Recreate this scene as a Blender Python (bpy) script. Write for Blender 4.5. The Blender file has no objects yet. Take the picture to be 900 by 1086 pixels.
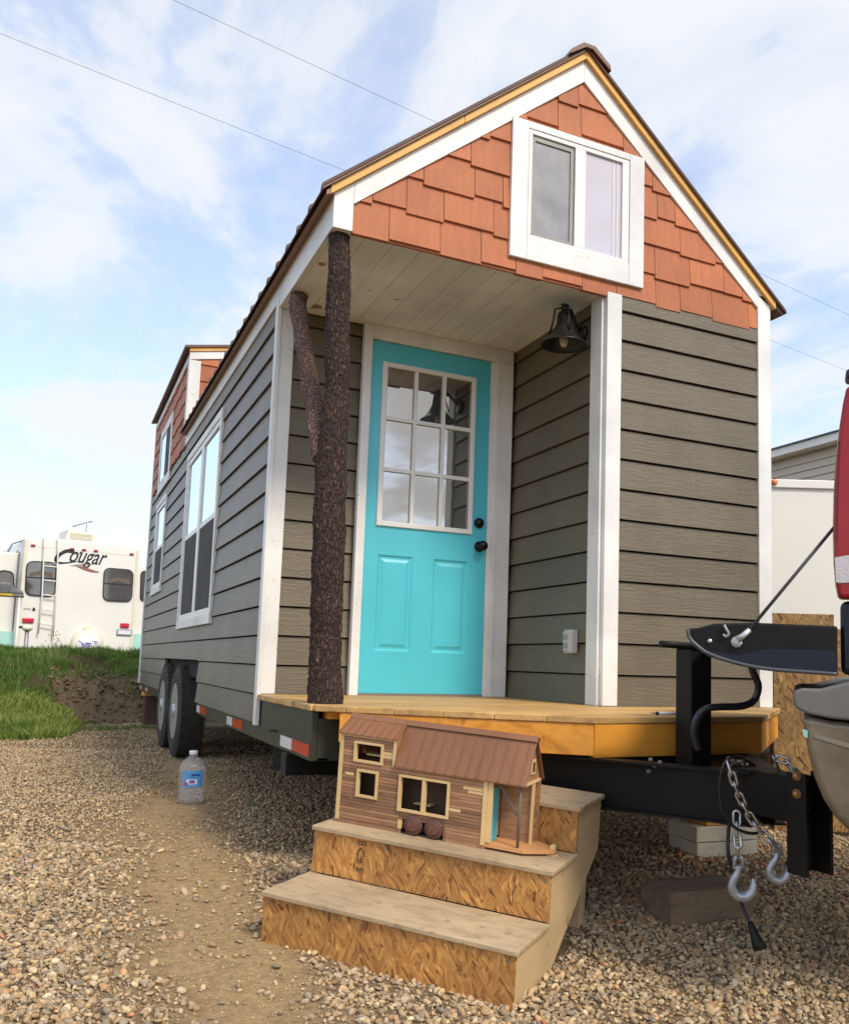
import bpy, bmesh, math, random
import numpy as np
from mathutils import Vector, Matrix, noise as mnoise
random.seed(7); rng = np.random.default_rng(11)
C = bpy.context.scene.collection
# ------------------------------------------------------------------ camera
CAM = np.array([-0.99914, -3.78448, 0.18743]); YAW, PITCH, ROLL = 0.449277, 0.111007, 0.0286464
FOC, PCX, PCY = 948.167, 517.221, 599.824          # in pixels of a 900 wide picture
def basis():
    cy, sy = math.cos(YAW), math.sin(YAW)
    f = np.array([sy*math.cos(PITCH), cy*math.cos(PITCH), math.sin(PITCH)])
    r0 = np.array([cy, -sy, 0.]); u0 = np.cross(r0, f)
    r = r0*math.cos(ROLL)+u0*math.sin(ROLL); u = np.cross(r, f)
    return r, u, f
R_, U_, F_ = basis()
def ray(x, y): return F_+R_*(x-PCX)/FOC-U_*(y-PCY)/FOC
def onX(x, y, v): d = ray(x, y); return CAM+d*(v-CAM[0])/d[0]
def onY(x, y, v): d = ray(x, y); return CAM+d*(v-CAM[1])/d[1]
def onZ(x, y, v): d = ray(x, y); return CAM+d*(v-CAM[2])/d[2]
def deep(x, y, v): return CAM+ray(x, y)*v
sc = bpy.context.scene
cd = bpy.data.cameras.new('camera'); co = bpy.data.objects.new('camera', cd); C.objects.link(co)
cd.sensor_fit = 'HORIZONTAL'; cd.sensor_width = 36; cd.lens = FOC/900*36
cd.shift_x = .5-PCX/900; cd.shift_y = (PCY-543)/900; cd.clip_end = 2000; cd.clip_start = .05
co.matrix_world = Matrix(((R_[0], U_[0], -F_[0], CAM[0]), (R_[1], U_[1], -F_[1], CAM[1]), (R_[2], U_[2], -F_[2], CAM[2]), (0, 0, 0, 1)))
sc.camera = co
sc.render.resolution_x = 848; sc.render.resolution_y = 1024
sc.view_settings.view_transform = 'Standard'; sc.view_settings.look = 'None'
EXPO = 0.56
sc.view_settings.exposure = EXPO

# ------------------------------------------------------------------ node helpers
def new_mat(name):
    m = bpy.data.materials.new(name); m.use_nodes = True
    nt = m.node_tree; b = nt.nodes['Principled BSDF']
    return m, nt, b
def N(nt, t, **k):
    n = nt.nodes.new(t)
    for a, v in k.items(): setattr(n, a, v)
    return n
def noise_node(nt, scale, detail=4, rough=.55, vec=(1, 1, 1), rot=(0, 0, 0), dist=0):
    tc = N(nt, 'ShaderNodeTexCoord'); mp = N(nt, 'ShaderNodeMapping')
    mp.inputs['Scale'].default_value = vec; mp.inputs['Rotation'].default_value = rot
    nt.links.new(tc.outputs['Object'], mp.inputs['Vector'])
    n = N(nt, 'ShaderNodeTexNoise'); n.inputs['Scale'].default_value = scale
    n.inputs['Detail'].default_value = detail; n.inputs['Roughness'].default_value = rough; n.inputs['Distortion'].default_value = dist
    nt.links.new(mp.outputs[0], n.inputs['Vector'])
    return n, mp
def ramp(nt, src, stops):
    r = N(nt, 'ShaderNodeValToRGB'); e = r.color_ramp.elements
    while len(e) < len(stops): e.new(.5)
    for i, (p, c) in enumerate(stops):
        e[i].position = p; e[i].color = (c[0], c[1], c[2], 1) if hasattr(c, '__len__') else (c, c, c, 1)
    nt.links.new(src, r.inputs[0]); return r
def mix(nt, fac, a, b, mode='MIX'):
    m = N(nt, 'ShaderNodeMix', data_type='RGBA', blend_type=mode)
    for sock, v in ((m.inputs[0], fac), (m.inputs[6], a), (m.inputs[7], b)):
        if hasattr(v, 'is_linked'): nt.links.new(v, sock)
        elif hasattr(v, '__len__'): sock.default_value = (v[0], v[1], v[2], 1)
        else: sock.default_value = v
    return m.outputs[2]
def bump(nt, b, h, strength, dist=.01):
    n = N(nt, 'ShaderNodeBump'); n.inputs['Strength'].default_value = strength; n.inputs['Distance'].default_value = dist
    nt.links.new(h, n.inputs['Height']); nt.links.new(n.outputs[0], b.inputs['Normal']); return n
def sh(c, k): return tuple(min(1, x*k) for x in c)
def plain(name, col, rough=.5, metal=0, var=.12, vs=6, bs=.0, bscale=80, spec=.5, coat=0):
    m, nt, b = new_mat(name)
    n, _ = noise_node(nt, vs, 5, .6)
    r = ramp(nt, n.outputs[0], [(.3, sh(col, 1-var)), (.7, sh(col, 1+var))])
    nt.links.new(r.outputs[0], b.inputs['Base Color'])
    b.inputs['Roughness'].default_value = rough; b.inputs['Metallic'].default_value = metal
    b.inputs['Specular IOR Level'].default_value = spec; b.inputs['Coat Weight'].default_value = coat
    if bs:
        n2, _ = noise_node(nt, bscale, 4); bump(nt, b, n2.outputs[0], bs, .004)
    return m
def grain(name, col, vec, rough=.6, var=.2, scale=14, bs=.25, specks=None, dark=None, plank=None, bd=.004, isl=0):
    """wood-like: noise stretched along the axis with the small number in vec"""
    m, nt, b = new_mat(name)
    n, _ = noise_node(nt, scale, 6, .65, vec, dist=.6)
    c = dark or sh(col, 1-var)
    r = ramp(nt, n.outputs[0], [(.28, c), (.5, col), (.75, sh(col, 1+var*.7))])
    out = r.outputs[0]
    n3, _ = noise_node(nt, 2.2, 3); r3 = ramp(nt, n3.outputs[0], [(.3, .82), (.7, 1.12)])
    out = mix(nt, 1., out, r3.outputs[0], 'MULTIPLY')
    if specks:
        n4, _ = noise_node(nt, specks[0], 1, .5); r4 = ramp(nt, n4.outputs[0], [(specks[1], 0), (specks[1]+.03, 1)])
        out = mix(nt, r4.outputs[0], out, specks[2])
    if isl:
        gi = N(nt, 'ShaderNodeNewGeometry'); ri = ramp(nt, gi.outputs['Random Per Island'], [(0, 1-isl), (1, 1+isl)]); out = mix(nt, 1., out, ri.outputs[0], 'MULTIPLY')
    nt.links.new(out, b.inputs['Base Color']); b.inputs['Roughness'].default_value = rough
    n5, _ = noise_node(nt, scale*2.2, 6, .7, vec); bump(nt, b, n5.outputs[0], bs, bd)
    return m
M = {}
HX, HY, VZ = (.09, 1, 1), (1, .09, 1), (1, 1, .09)
HH = (.12, .12, 1)
sid = (.146, .120, .078)
M['siding'] = grain('siding_paint', sid, (.16, .16, 1.6), .42, .14, 26, .8, bd=.005, isl=.07, specks=(85, .765, (.06, .05, .035)))
M['white'] = grain('white_trim_paint', (.80, .80, .78), (.6, .6, .6), .45, .03, 18, .35, specks=(60, .735, (.45, .40, .33)))
M['vinyl'] = plain('window_vinyl', (.82, .82, .79), .35, var=.02)
M['shingle'] = grain('terracotta_shingle_paint', (.47, .148, .055), (1, 1, .14), .62, .14, 34, .7, isl=.13, specks=(70, .74, (.22, .06, .03)))
M['door'] = plain('turquoise_door_paint', (.090, .56, .68), .33, var=.05, vs=2.2, bs=.12, bscale=35)
M['deckw'] = grain('cedar_deck_boards', (.56, .34, .12), (.07, 1, 1), .6, .3, 20, .5, dark=(.27, .16, .07), isl=.15)
M['joist'] = grain('orange_stained_joist', (.80, .34, .045), (.10, 1, 1), .5, .3, 11, .3, specks=(7, .70, (.20, .08, .02)), dark=(.48, .19, .02))
M['soffit'] = grain('pickled_pine_soffit', (.82, .81, .76), (1, .08, 1), .55, .12, 14, .2, isl=.06, specks=(9, .72, (.30, .22, .13)))
M['roof'] = plain('brown_roof_metal', (.135, .078, .055), .42, .3, .12)
M['edge'] = grain('raw_fascia_wood', (.78, .42, .10), HX, .5, .15, 10, .2)
M['black'] = plain('black_steel_paint', (.008, .008, .008), .5, .0, .25, bs=.08, bscale=60, spec=.25)
M['frame'] = plain('olive_chassis_paint', (.030, .034, .022), .42, .0, .25, vs=3, bs=.05)
M['knob'] = plain('black_knob_metal', (.012, .012, .015), .25, .6, .1)
M['rubber'] = plain('tyre_rubber', (.042, .039, .034), .9, var=.3, vs=9, bs=.3, bscale=50)
M['rim'] = plain('rim_steel', (.55, .55, .56), .35, .6, .1)
M['chain'] = plain('galvanised_steel', (.58, .59, .60), .32, .9, .15, vs=40)
M['hook'] = plain('zinc_hook', (.42, .45, .49), .4, .55, .12, vs=40)
M['bolt'] = plain('brass_bolt', (.55, .30, .12), .4, .6, .2, vs=60)
M['red'] = plain('red_reflector', (.55, .02, .015), .25, var=.1)
M['refw'] = plain('white_reflector', (.75, .77, .80), .25, var=.05)
M['tread'] = grain('weathered_tread', (.44, .325, .195), (.35, 1, 1), .8, .22, 22, .5, dark=(.30, .22, .13), specks=(22, .67, (.33, .245, .15)))
M['ply'] = grain('plywood_side', (.56, .40, .215), (1, .16, 1), .75, .24, 11, .3, specks=(14, .68, (.42, .28, .14)))
M['fir'] = grain('raw_fir', (.60, .42, .19), (1, 1, .12), .6, .15, 60, .15)
M['timber'] = grain('old_timber', (.25, .175, .11), (.14, 1, 1), .85, .4, 16, .9, specks=(55, .66, (.30, .24, .18)), bd=.01)
M['block'] = plain('pale_block', (.62, .56, .44), .8, var=.12, vs=14, bs=.4, bscale=90)
M['brownpost'] = grain('brown_post', (.11, .055, .035), VZ, .7, .25, 16, .3)
M['dark'] = plain('dark_room', (.015, .014, .013), .9)
M['truckred'] = plain('red_lens', (.30, .008, .014), .22, var=.2, vs=5, coat=.1, spec=.4)
M['truckblue'] = plain('navy_truck_paint', (.006, .010, .020), .35, .0, .2, coat=.0, spec=.4)
M['truckplastic'] = plain('black_tailgate_plastic', (.008, .008, .0085), .55, 0, .2, bs=.1, bscale=120, spec=.25)
M['bumper'] = plain('champagne_bumper', (.16, .128, .09), .32, .3, .45, vs=5, coat=.3)
M['pad'] = plain('grey_bumper_pad', (.14, .135, .125), .7, 0, .1, bs=.2, bscale=200)
M['rvwhite'] = plain('camper_fibreglass', (.80, .79, .74), .3, var=.05, vs=.8)
M['cream'] = plain('cream_vinyl', (.74, .70, .55), .45, var=.04)
M['trailer'] = plain('trailer_skin', (.78, .76, .70), .4, var=.03, vs=1)
M['beige'] = plain('beige_vinyl_siding', (.58, .51, .42), .6, var=.03)
M['wire'] = plain('wire_black', (.05, .05, .055), .6)
M['turq'] = plain('turquoise_tarp', (.42, .72, .66), .6, var=.08)
M['cedar'] = grain('model_cedar', (.34, .18, .095), (.10, 1, 1), .6, .3, 70, .3, dark=(.20, .09, .05), isl=.32)
M['mroof'] = grain('model_roof', (.25, .112, .052), (1, .2, .2), .5, .12, 40, .15)
M['pine'] = grain('model_pine', (.70, .50, .24), (.4, .4, .4), .55, .12, 40, .15)
M['mdeck'] = grain('model_deck', (.60, .30, .12), HX, .55, .15, 50, .15)
M['mwheel'] = grain('model_wheel_wood', (.12, .05, .035), (1, 1, 1), .5, .3, 90, .2)
M['grey'] = plain('grey_plastic', (.50, .50, .50), .5, var=.04)
M['greymetal'] = plain('grey_galvanised_post', (.30, .30, .30), .5, .4)
M['ink'] = plain('black_ink', (.02, .02, .022), .5)
M['marker'] = plain('red_marker_lamp', (.35, .01, .02), .25)
M['purple'] = plain('faded_purple_ink', (.33, .30, .62), .6, var=.3, vs=20)
M['redbrown'] = plain('red_brown_ink', (.30, .12, .09), .5)
M['lampm'] = plain('bronze_lamp', (.035, .032, .028), .35, .6, .15)
M['bulb'] = plain('frosted_bulb', (.62, .58, .50), .3)
M['yellow'] = plain('yellow_cloth', (.55, .42, .05), .7)
M['cloth'] = plain('grey_cloth', (.16, .17, .17), .8, var=.4, vs=8)
M['orange'] = plain('orange_lens', (.75, .22, .06), .3)

def glass_mat(name, base, gloss, tint=(1, 1, 1), vary=0.0, rough=.01):
    m, nt, b = new_mat(name)
    b.inputs['Base Color'].default_value = (*base, 1); b.inputs['Roughness'].default_value = .35
    if vary:
        n, _ = noise_node(nt, 5, 4, .6); r = ramp(nt, n.outputs[0], [(.3, sh(base, 1-vary)), (.7, sh(base, 1+vary))])
        nt.links.new(r.outputs[0], b.inputs['Base Color'])
    g = N(nt, 'ShaderNodeBsdfGlossy'); g.inputs['Roughness'].default_value = rough; g.inputs['Color'].default_value = (*tint, 1)
    fr = N(nt, 'ShaderNodeFresnel'); fr.inputs[0].default_value = 1.5
    ad = N(nt, 'ShaderNodeMath', operation='ADD', use_clamp=True); ad.inputs[1].default_value = gloss
    nt.links.new(fr.outputs[0], ad.inputs[0])
    ms = N(nt, 'ShaderNodeMixShader'); nt.links.new(ad.outputs[0], ms.inputs[0]); nt.links.new(b.outputs[0], ms.inputs[1]); nt.links.new(g.outputs[0], ms.inputs[2])
    nt.links.new(ms.outputs[0], nt.nodes['Material Output'].inputs[0])
    return m
M['glass'] = glass_mat('door_glass', (.02, .018, .016), .34, (.92, .86, .78))
M['winglass'] = glass_mat('window_glass', (.03, .035, .04), .62, (.85, .95, 1))
M['screen'] = plain('insect_screen', (.085, .08, .08), .7, var=.15, vs=3, spec=.1)
M['gscreen'] = glass_mat('gable_screen', (.17, .165, .17), .05, vary=.45, rough=.3)
M['gcurtain'] = glass_mat('gable_curtain_glass', (.50, .45, .50), .16, vary=.05, rough=.03)
M['rvglass'] = glass_mat('camper_glass', (.035, .03, .03), .10, vary=.5, rough=.05)

def osb_mat(name, col, k=1.0, scale=1.0):
    m, nt, b = new_mat(name)
    out = None; h = None
    for i, ang in enumerate((1.25, 1.75, 2.3)):
        tc = N(nt, 'ShaderNodeTexCoord'); mp = N(nt, 'ShaderNodeMapping')
        mp.inputs['Rotation'].default_value = (0, ang, 0); mp0 = mp
        nt.links.new(tc.outputs['Object'], mp.inputs[0]); mp = N(nt, 'ShaderNodeMapping'); mp.inputs['Scale'].default_value = (15*scale, 15*scale, 90*scale); mp.inputs['Location'].default_value = (i*3.1, i, 0)
        nn, _ = noise_node(nt, 12*scale, 3); mv = N(nt, 'ShaderNodeVectorMath', operation='MULTIPLY_ADD'); mv.inputs[1].default_value = (.014, .014, .014); nt.links.new(nn.outputs['Color'], mv.inputs[0]); nt.links.new(mp0.outputs[0], mv.inputs[2]); nt.links.new(mv.outputs[0], mp.inputs[0])
        v = N(nt, 'ShaderNodeTexVoronoi'); v.inputs['Scale'].default_value = 1.0; nt.links.new(mp.outputs[0], v.inputs[0])
        bw = N(nt, 'ShaderNodeRGBToBW'); nt.links.new(v.outputs['Color'], bw.inputs[0])
        r = ramp(nt, bw.outputs[0], [(.08, (col[0]*.30*k, col[1]*.22*k, col[2]*.2)), (.3, (col[0]*.8, col[1]*.68, col[2]*.6)), (.6, col), (.8, sh(col, 1.2)), (.97, sh(col, 1.65))])
        if out is None: out = r.outputs[0]; h = bw.outputs[0]
        else:
            n, _ = noise_node(nt, 9*scale+i*4, 3); rr = ramp(nt, n.outputs[0], [(.46, 0), (.54, 1)])
            out = mix(nt, rr.outputs[0], out, r.outputs[0])
    n, _ = noise_node(nt, 2.5, 3); r3 = ramp(nt, n.outputs[0], [(.3, .7), (.7, 1.25)])
    out = mix(nt, 1., out, r3.outputs[0], 'MULTIPLY')
    nt.links.new(out, b.inputs['Base Color']); b.inputs['Roughness'].default_value = .65
    bump(nt, b, h, .12, .002)
    return m
M['osb'] = osb_mat('oriented_strand_board', (.47, .235, .065), scale=1.35)
M['osbdull'] = osb_mat('weathered_strand_board', (.33, .20, .075), scale=.9)

def bark_mat(nm='tree_bark', k=1.):
    m, nt, b = new_mat(nm)
    tc = N(nt, 'ShaderNodeTexCoord'); mp = N(nt, 'ShaderNodeMapping'); mp.inputs['Scale'].default_value = (1, 1, .30)
    nt.links.new(tc.outputs['Object'], mp.inputs[0])
    n, _ = noise_node(nt, 20, 4); mx = N(nt, 'ShaderNodeVectorMath', operation='SCALE'); mx.inputs['Scale'].default_value = .02
    nt.links.new(n.outputs['Color'], mx.inputs[0]); ad = N(nt, 'ShaderNodeVectorMath', operation='ADD'); nt.links.new(mp.outputs[0], ad.inputs[0]); nt.links.new(mx.outputs[0], ad.inputs[1])
    v = N(nt, 'ShaderNodeTexVoronoi', feature='DISTANCE_TO_EDGE'); v.inputs['Scale'].default_value = 88; nt.links.new(ad.outputs[0], v.inputs[0])
    n2, _ = noise_node(nt, 90, 5, .7)
    r = ramp(nt, v.outputs['Distance'], [(.0, sh((.022, .013, .010), k)), (.12, sh((.062, .036, .027), k)), (.5, sh((.13, .08, .062), k))])
    r2 = ramp(nt, n2.outputs[0], [(.35, .55), (.7, 1.5)])
    c = mix(nt, 1., r.outputs[0], r2.outputs[0], 'MULTIPLY')
    n4, _ = noise_node(nt, 34, 2); r4 = ramp(nt, n4.outputs[0], [(.68, 0), (.74, 1)])
    c = mix(nt, r4.outputs[0], c, (.26, .15, .10))
    nt.links.new(c, b.inputs['Base Color']); b.inputs['Roughness'].default_value = .9
    rh = ramp(nt, v.outputs['Distance'], [(0, 0), (.25, 1)])
    hh = mix(nt, .35, rh.outputs[0], n2.outputs[0]); bump(nt, b, hh, .9, .012)
    return m
M['bark'] = bark_mat(); M['bark2'] = bark_mat('branch_bark', 3.4)

# ------------------------------------------------------------------ mesh helpers
class MB:
    def __init__(s): s.v = []; s.f = []; s.smooth = []
    def add(s, vs, fs, smooth=False):
        o = len(s.v); s.v += [tuple(map(float, p)) for p in vs]; s.f += [tuple(i+o for i in f) for f in fs]; s.smooth += [smooth]*len(fs); return s
    def box(s, x0, x1, y0, y1, z0, z1):
        v = [(x, y, z) for z in (z0, z1) for y in (y0, y1) for x in (x0, x1)]
        return s.add(v, [(0, 2, 3, 1), (4, 5, 7, 6), (0, 1, 5, 4), (2, 6, 7, 3), (0, 4, 6, 2), (1, 3, 7, 5)])
    def hexa(s, a, b):  # two quads (4 pts each) bottom/top
        v = list(a)+list(b)
        return s.add(v, [(3, 2, 1, 0), (4, 5, 6, 7), (0, 1, 5, 4), (1, 2, 6, 5), (2, 3, 7, 6), (3, 0, 4, 7)])
    def prism(s, pts, vec, smooth=False):
        n = len(pts); p = [np.array(q, float) for q in pts]; w = np.array(vec, float)
        v = p+[q+w for q in p]
        return s.add(v, [tuple(range(n))[::-1], tuple(range(n, 2*n))]+[(i, (i+1) % n, n+(i+1) % n, n+i) for i in range(n)], smooth)
    def tube(s, pts, r, n=10, cap=True, closed=False):
        P = [np.array(p, float) for p in pts]; m = len(P)
        rs = r if hasattr(r, '__len__') else [r]*m
        vs = []; prev = None
        for i, p in enumerate(P):
            if closed: t = P[(i+1) % m]-P[i-1]
            else: t = P[min(i+1, m-1)]-P[max(i-1, 0)]
            t = t/(np.linalg.norm(t)+1e-9)
            if prev is None:
                a = np.array([0, 0, 1.]) if abs(t[2]) < .9 else np.array([1., 0, 0]); u = np.cross(t, a)
            else: u = prev-t*(prev@t)
            u /= np.linalg.norm(u); prev = u; w = np.cross(t, u)
            for k in range(n):
                a = 2*math.pi*k/n; vs.append(p+(u*math.cos(a)+w*math.sin(a))*rs[i])
        fs = []; mm = m if closed else m-1
        for i in range(mm):
            j = (i+1) % m
            for k in range(n): fs.append((i*n+k, i*n+(k+1) % n, j*n+(k+1) % n, j*n+k))
        s.add(vs, fs, True)
        if cap and not closed:
            o = len(s.v)-len(vs); s.f += [tuple(o+k for k in range(n))[::-1], tuple(o+(m-1)*n+k for k in range(n))]; s.smooth += [False, False]
        return s
    def lathe(s, prof, org, ax, n=24, smooth=True, cap=True):
        """prof: list of (r, h) along axis ax from org"""
        ax = np.array(ax, float); ax /= np.linalg.norm(ax); a = np.array([0, 0, 1.]) if abs(ax[2]) < .9 else np.array([1., 0, 0])
        u = np.cross(ax, a); u /= np.linalg.norm(u); w = np.cross(ax, u); org = np.array(org, float)
        vs = []
        for r, h in prof:
            for k in range(n):
                t = 2*math.pi*k/n; vs.append(org+ax*h+(u*math.cos(t)+w*math.sin(t))*r)
        m = len(prof); fs = [(i*n+k, i*n+(k+1) % n, (i+1)*n+(k+1) % n, (i+1)*n+k) for i in range(m-1) for k in range(n)]
        s.add(vs, fs, smooth); o = len(s.v)-len(vs)
        if not cap: return s
        if prof[0][0] > 1e-4: s.f.append(tuple(o+k for k in range(n))[::-1]); s.smooth.append(False)
        if prof[-1][0] > 1e-4: s.f.append(tuple(o+(m-1)*n+k for k in range(n))); s.smooth.append(False)
        return s
    def build(s, name, m, parent=None, bevel=0, seg=2):
        me = bpy.data.meshes.new(name); me.from_pydata(s.v, [], s.f); me.polygons.foreach_set('use_smooth', s.smooth)
        bm = bmesh.new(); bm.from_mesh(me); bmesh.ops.recalc_face_normals(bm, faces=bm.faces); bm.to_mesh(me); bm.free()
        me.materials.append(M[m] if isinstance(m, str) else m)
        o = bpy.data.objects.new(name, me); C.objects.link(o)
        if parent is not None: attach(o, parent)
        if bevel:
            b = o.modifiers.new('bevel', 'BEVEL'); b.width = bevel; b.segments = seg; b.limit_method = 'ANGLE'; b.harden_normals = False
        return o
def attach(o, parent):
    o.parent = parent
    if 'frame_off' in parent: o.location = parent['frame_off']
def tag(o, label=None, cat=None, group=None, kind=None):
    if label: o['label'] = label
    if cat: o['category'] = cat
    if group: o['group'] = group
    if kind: o['kind'] = kind
    return o
OFF = {}
def thing(name, label, cat, loc=(0, 0, 0), group=None, mat=None, world=False):
    """world=True: children's meshes are given in world coordinates"""
    o = bpy.data.objects.new(name, None); C.objects.link(o); o.empty_display_size = .2
    if mat is not None: o.matrix_world = mat
    else: o.location = loc
    OFF[o.name] = Vector((-loc[0], -loc[1], -loc[2])) if world else Vector((0, 0, 0))
    return tag(o, label, cat, group)
def attach(o, parent):
    o.parent = parent
    if parent.name in OFF: o.location = OFF[parent.name]
def framemat(O, e1, e2, e3):
    return Matrix(((e1[0], e2[0], e3[0], O[0]), (e1[1], e2[1], e3[1], O[1]), (e1[2], e2[2], e3[2], O[2]), (0, 0, 0, 1)))

# ------------------------------------------------------------------ tiny house
W = 2.59; L = 8.16; ZC = 2.136; E0 = .159; ZB = -.153; D = 1.062; APX = 1.31
DY, DZ = 5.03, 3.13; XR = 1.464; YD = 1.03; XP1, XP2 = 1.476, 1.566; TW = .0925
house = thing('tiny_house', 'two-tone tiny house on a trailer with grey-brown siding, terracotta gable and turquoise front door', 'tiny house', (1.295, 4, -.66), world=True)
def rake(x): return 2.295+.834*min(x, 2*APX-x) if x <= APX else 2.295+.834*(W-x)*(APX/(W-APX))
LIP, SM = .0155, .001
def clap(mb, p0, d, nrm, length, z0, z1, holes=(), topfn=None, kmin=None):
    """lapped boards. p0=(x,y) of wall plane start, d=direction, nrm=outward normal; planes measured outwards from wall plane."""
    p0 = np.array([*p0, 0.]); d = np.array([*d, 0.]); nrm = np.array([*nrm, 0.])
    k = math.floor(z0/E0+1e-6)
    while k*E0 < z1-1e-4:
        zb, zt = k*E0, (k+1)*E0
        cuts = sorted({max(zb, z0), min(zt, z1)}|{h[2] for h in holes if zb < h[2] < zt}|{h[3] for h in holes if zb < h[3] < zt})
        for a, b in zip(cuts[:-1], cuts[1:]):
            if b-a < 1e-4: continue
            slot = b > zt-1e-6 and zt < z1-1e-4
            if slot: b = b-.0085
            segs = [(0, length)]
            for h0, h1, hz0, hz1 in holes:
                if a >= hz0-1e-5 and b <= hz1+1e-5:
                    ns = []
                    for s0, s1 in segs:
                        if h0 > s0: ns.append((s0, min(s1, h0)))
                        if h1 < s1: ns.append((max(s0, h1), s1))
                    segs = [q for q in ns if q[1]-q[0] > 1e-3]
            la = LIP+(SM-LIP)*(a-zb)/E0; lb = LIP+(SM-LIP)*(b-zb)/E0
            for s0, s1 in segs:
                pts = []
                for s_ in (s0, s1):
                    b0 = p0+d*s_
                    pts.append([b0-nrm*.02+[0, 0, a], b0+nrm*la+[0, 0, a], b0+nrm*lb+[0, 0, b], b0-nrm*.02+[0, 0, b]])
                mb.add(pts[0]+pts[1], [(0, 1, 2, 3), (7, 6, 5, 4), (0, 4, 5, 1), (1, 5, 6, 2), (2, 6, 7, 3), (3, 7, 4, 0)])
        k += 1
    return mb
PL = .018    # wall plane sits this far behind the face of the trim
# front right wall
clap(MB(), (XP2-.01, PL), (1, 0), (0, -1), W-TW-XP2+.02, 0, ZC+.03).build('front_siding', 'siding', house)
clap(MB(), (XR+PL, .12), (0, 1), (-1, 0), YD-.12+.01, 0, ZC).build('porch_siding', 'siding', house)
clap(MB(), (TW-.02, D+PL), (1, 0), (0, -1), .4885-TW+.04, 0, ZC).build('porch_siding', 'siding', house)
HW = [(2.87, 4.62, .47, 1.96), (6.38, 7.32, .92, 1.92)]
well = (3.33, 5.56, -.30, .165)
clap(MB(), (PL, 0), (0, 1), (-1, 0), L, ZB, ZC+.045, holes=[(-1, D+.03, -9, 9), *HW, well]).build('side_siding', 'siding', house)
clap(MB(), (W-PL, .09), (0, 1), (1, 0), L-.11, ZB, ZC+.045).build('side_siding', 'siding', house)
clap(MB(), (.1, L-PL), (1, 0), (0, 1), W-.2, ZB, ZC+.045).build('rear_siding', 'siding', house)
# inner shell (keeps light from leaking)
MB().box(.06, W-.06, D+.06, L-.06, .02, 2.1).build('inner_wall', 'dark', house)
MB().box(XR+.05, W-.06, .05, D+.06, .02, 2.1).build('inner_wall', 'dark', house)
MB().prism([(.03, .06, ZC+.02), (W-.03, .06, ZC+.02), (APX, .06, 3.2)], (0, L-.12, 0)).build('attic_core', 'dark', house)
# trim boards
def wbox(name, *a, m='white', bevel=.003, parent=None): return MB().box(*a).build(name, m, parent or house, bevel)
wbox('corner_trim', W-TW, W, 0, .03, 0, rake(W-.09)-.03)
wbox('corner_trim', W-.03, W, 0.031, .10, ZB, 2.28)
wbox('corner_trim', W-.045, W-.008, -.004, .018, -.16, -.003)
wbox('porch_post', XP1, XP2, 0, .03, .001, ZC+.012)
wbox('porch_post', XR-.004, XR+.03, .0305, .137, .001, ZC-.001)
wbox('corner_trim', 0.002, TW, D-.002, D+.02, .001, ZC)
wbox('corner_trim', -.006, .016, D-.012, D+.0535, ZB-.012, ZC+.05)
wbox('corner_trim', -.004, .09, L-.02, L+.004, ZB, ZC+.2)
wbox('corner_trim', W-.09, W+.004, L-.02, L+.004, ZB, ZC+.2)
# eave fascia white board along left
MB().prism([(0, 0.0305, ZC), (0, 0.0305, 2.292), (.028, 0.0305, 2.292), (.028, 0.0305, ZC)], (0, 1.03, 0)).build('eave_trim', 'white', house)
MB().prism([(0, 1.0625, ZC+.045), (0, 1.0625, 2.292), (.028, 1.0625, 2.292), (.028, 1.0625, ZC+.045)], (0, DY-1.065, 0)).build('eave_trim', 'white', house)
MB().prism([(W, .101, ZC), (W, .101, 2.292), (W-.028, .101, 2.292), (W-.028, .101, ZC)], (0, L-.11, 0)).build('eave_trim', 'white', house)
# rake boards (white)
rb = MB()
rb.prism([(0, 0, ZC), (0, 0, 2.295), (TW, 0, rake(TW)), (TW, 0, ZC)], (0, .03, 0))
rb.build('eave_corner_trim', 'white', house, .002)
MB().prism([(TW+.0008, 0, 2.268), (TW+.0008, 0, rake(TW)), (APX, 0, rake(APX)), (APX, 0, 3.268)], (0, .03, 0)).build('rake_trim', 'white', house, .002)
MB().prism([(W-TW-.0008, 0, 2.270), (W-TW-.0008, 0, rake(W-TW)), (APX+.0008, 0, rake(APX)), (APX+.0008, 0, 3.268)], (0, .03, 0)).build('rake_trim', 'white', house, .002)
MB().prism([(W-TW, .0, rake(W-.09)-.029), (W-TW, 0, rake(W-TW)), (W, 0, 2.295), (W, 0, rake(W-.09)-.029)], (0, .03, 0)).build('eave_corner_trim', 'white', house)
# raw wood strip above rake
def slopestrip(name, m, x0, x1, t0, t1, y0, y1):
    zz = lambda x: 2.295+.834*x if x1 <= APX+.01 else rake(APX)-(x-APX)*.834*(APX/(W-APX))
    return MB().prism([(x0, y0, zz(x0)+t0), (x0, y0, zz(x0)+t1), (x1, y0, zz(x1)+t1), (x1, y0, zz(x1)+t0)], (0, y1-y0, 0)).build(name, m, house)
slopestrip('rake_strip', 'edge', -.02, .62, .001, .040, -.022, .06)
slopestrip('rake_strip', 'edge', .623, APX, .001, .040, -.022, .06)
slopestrip('rake_strip', 'edge', APX, W+.02, .001, .040, -.022, .06)
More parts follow.
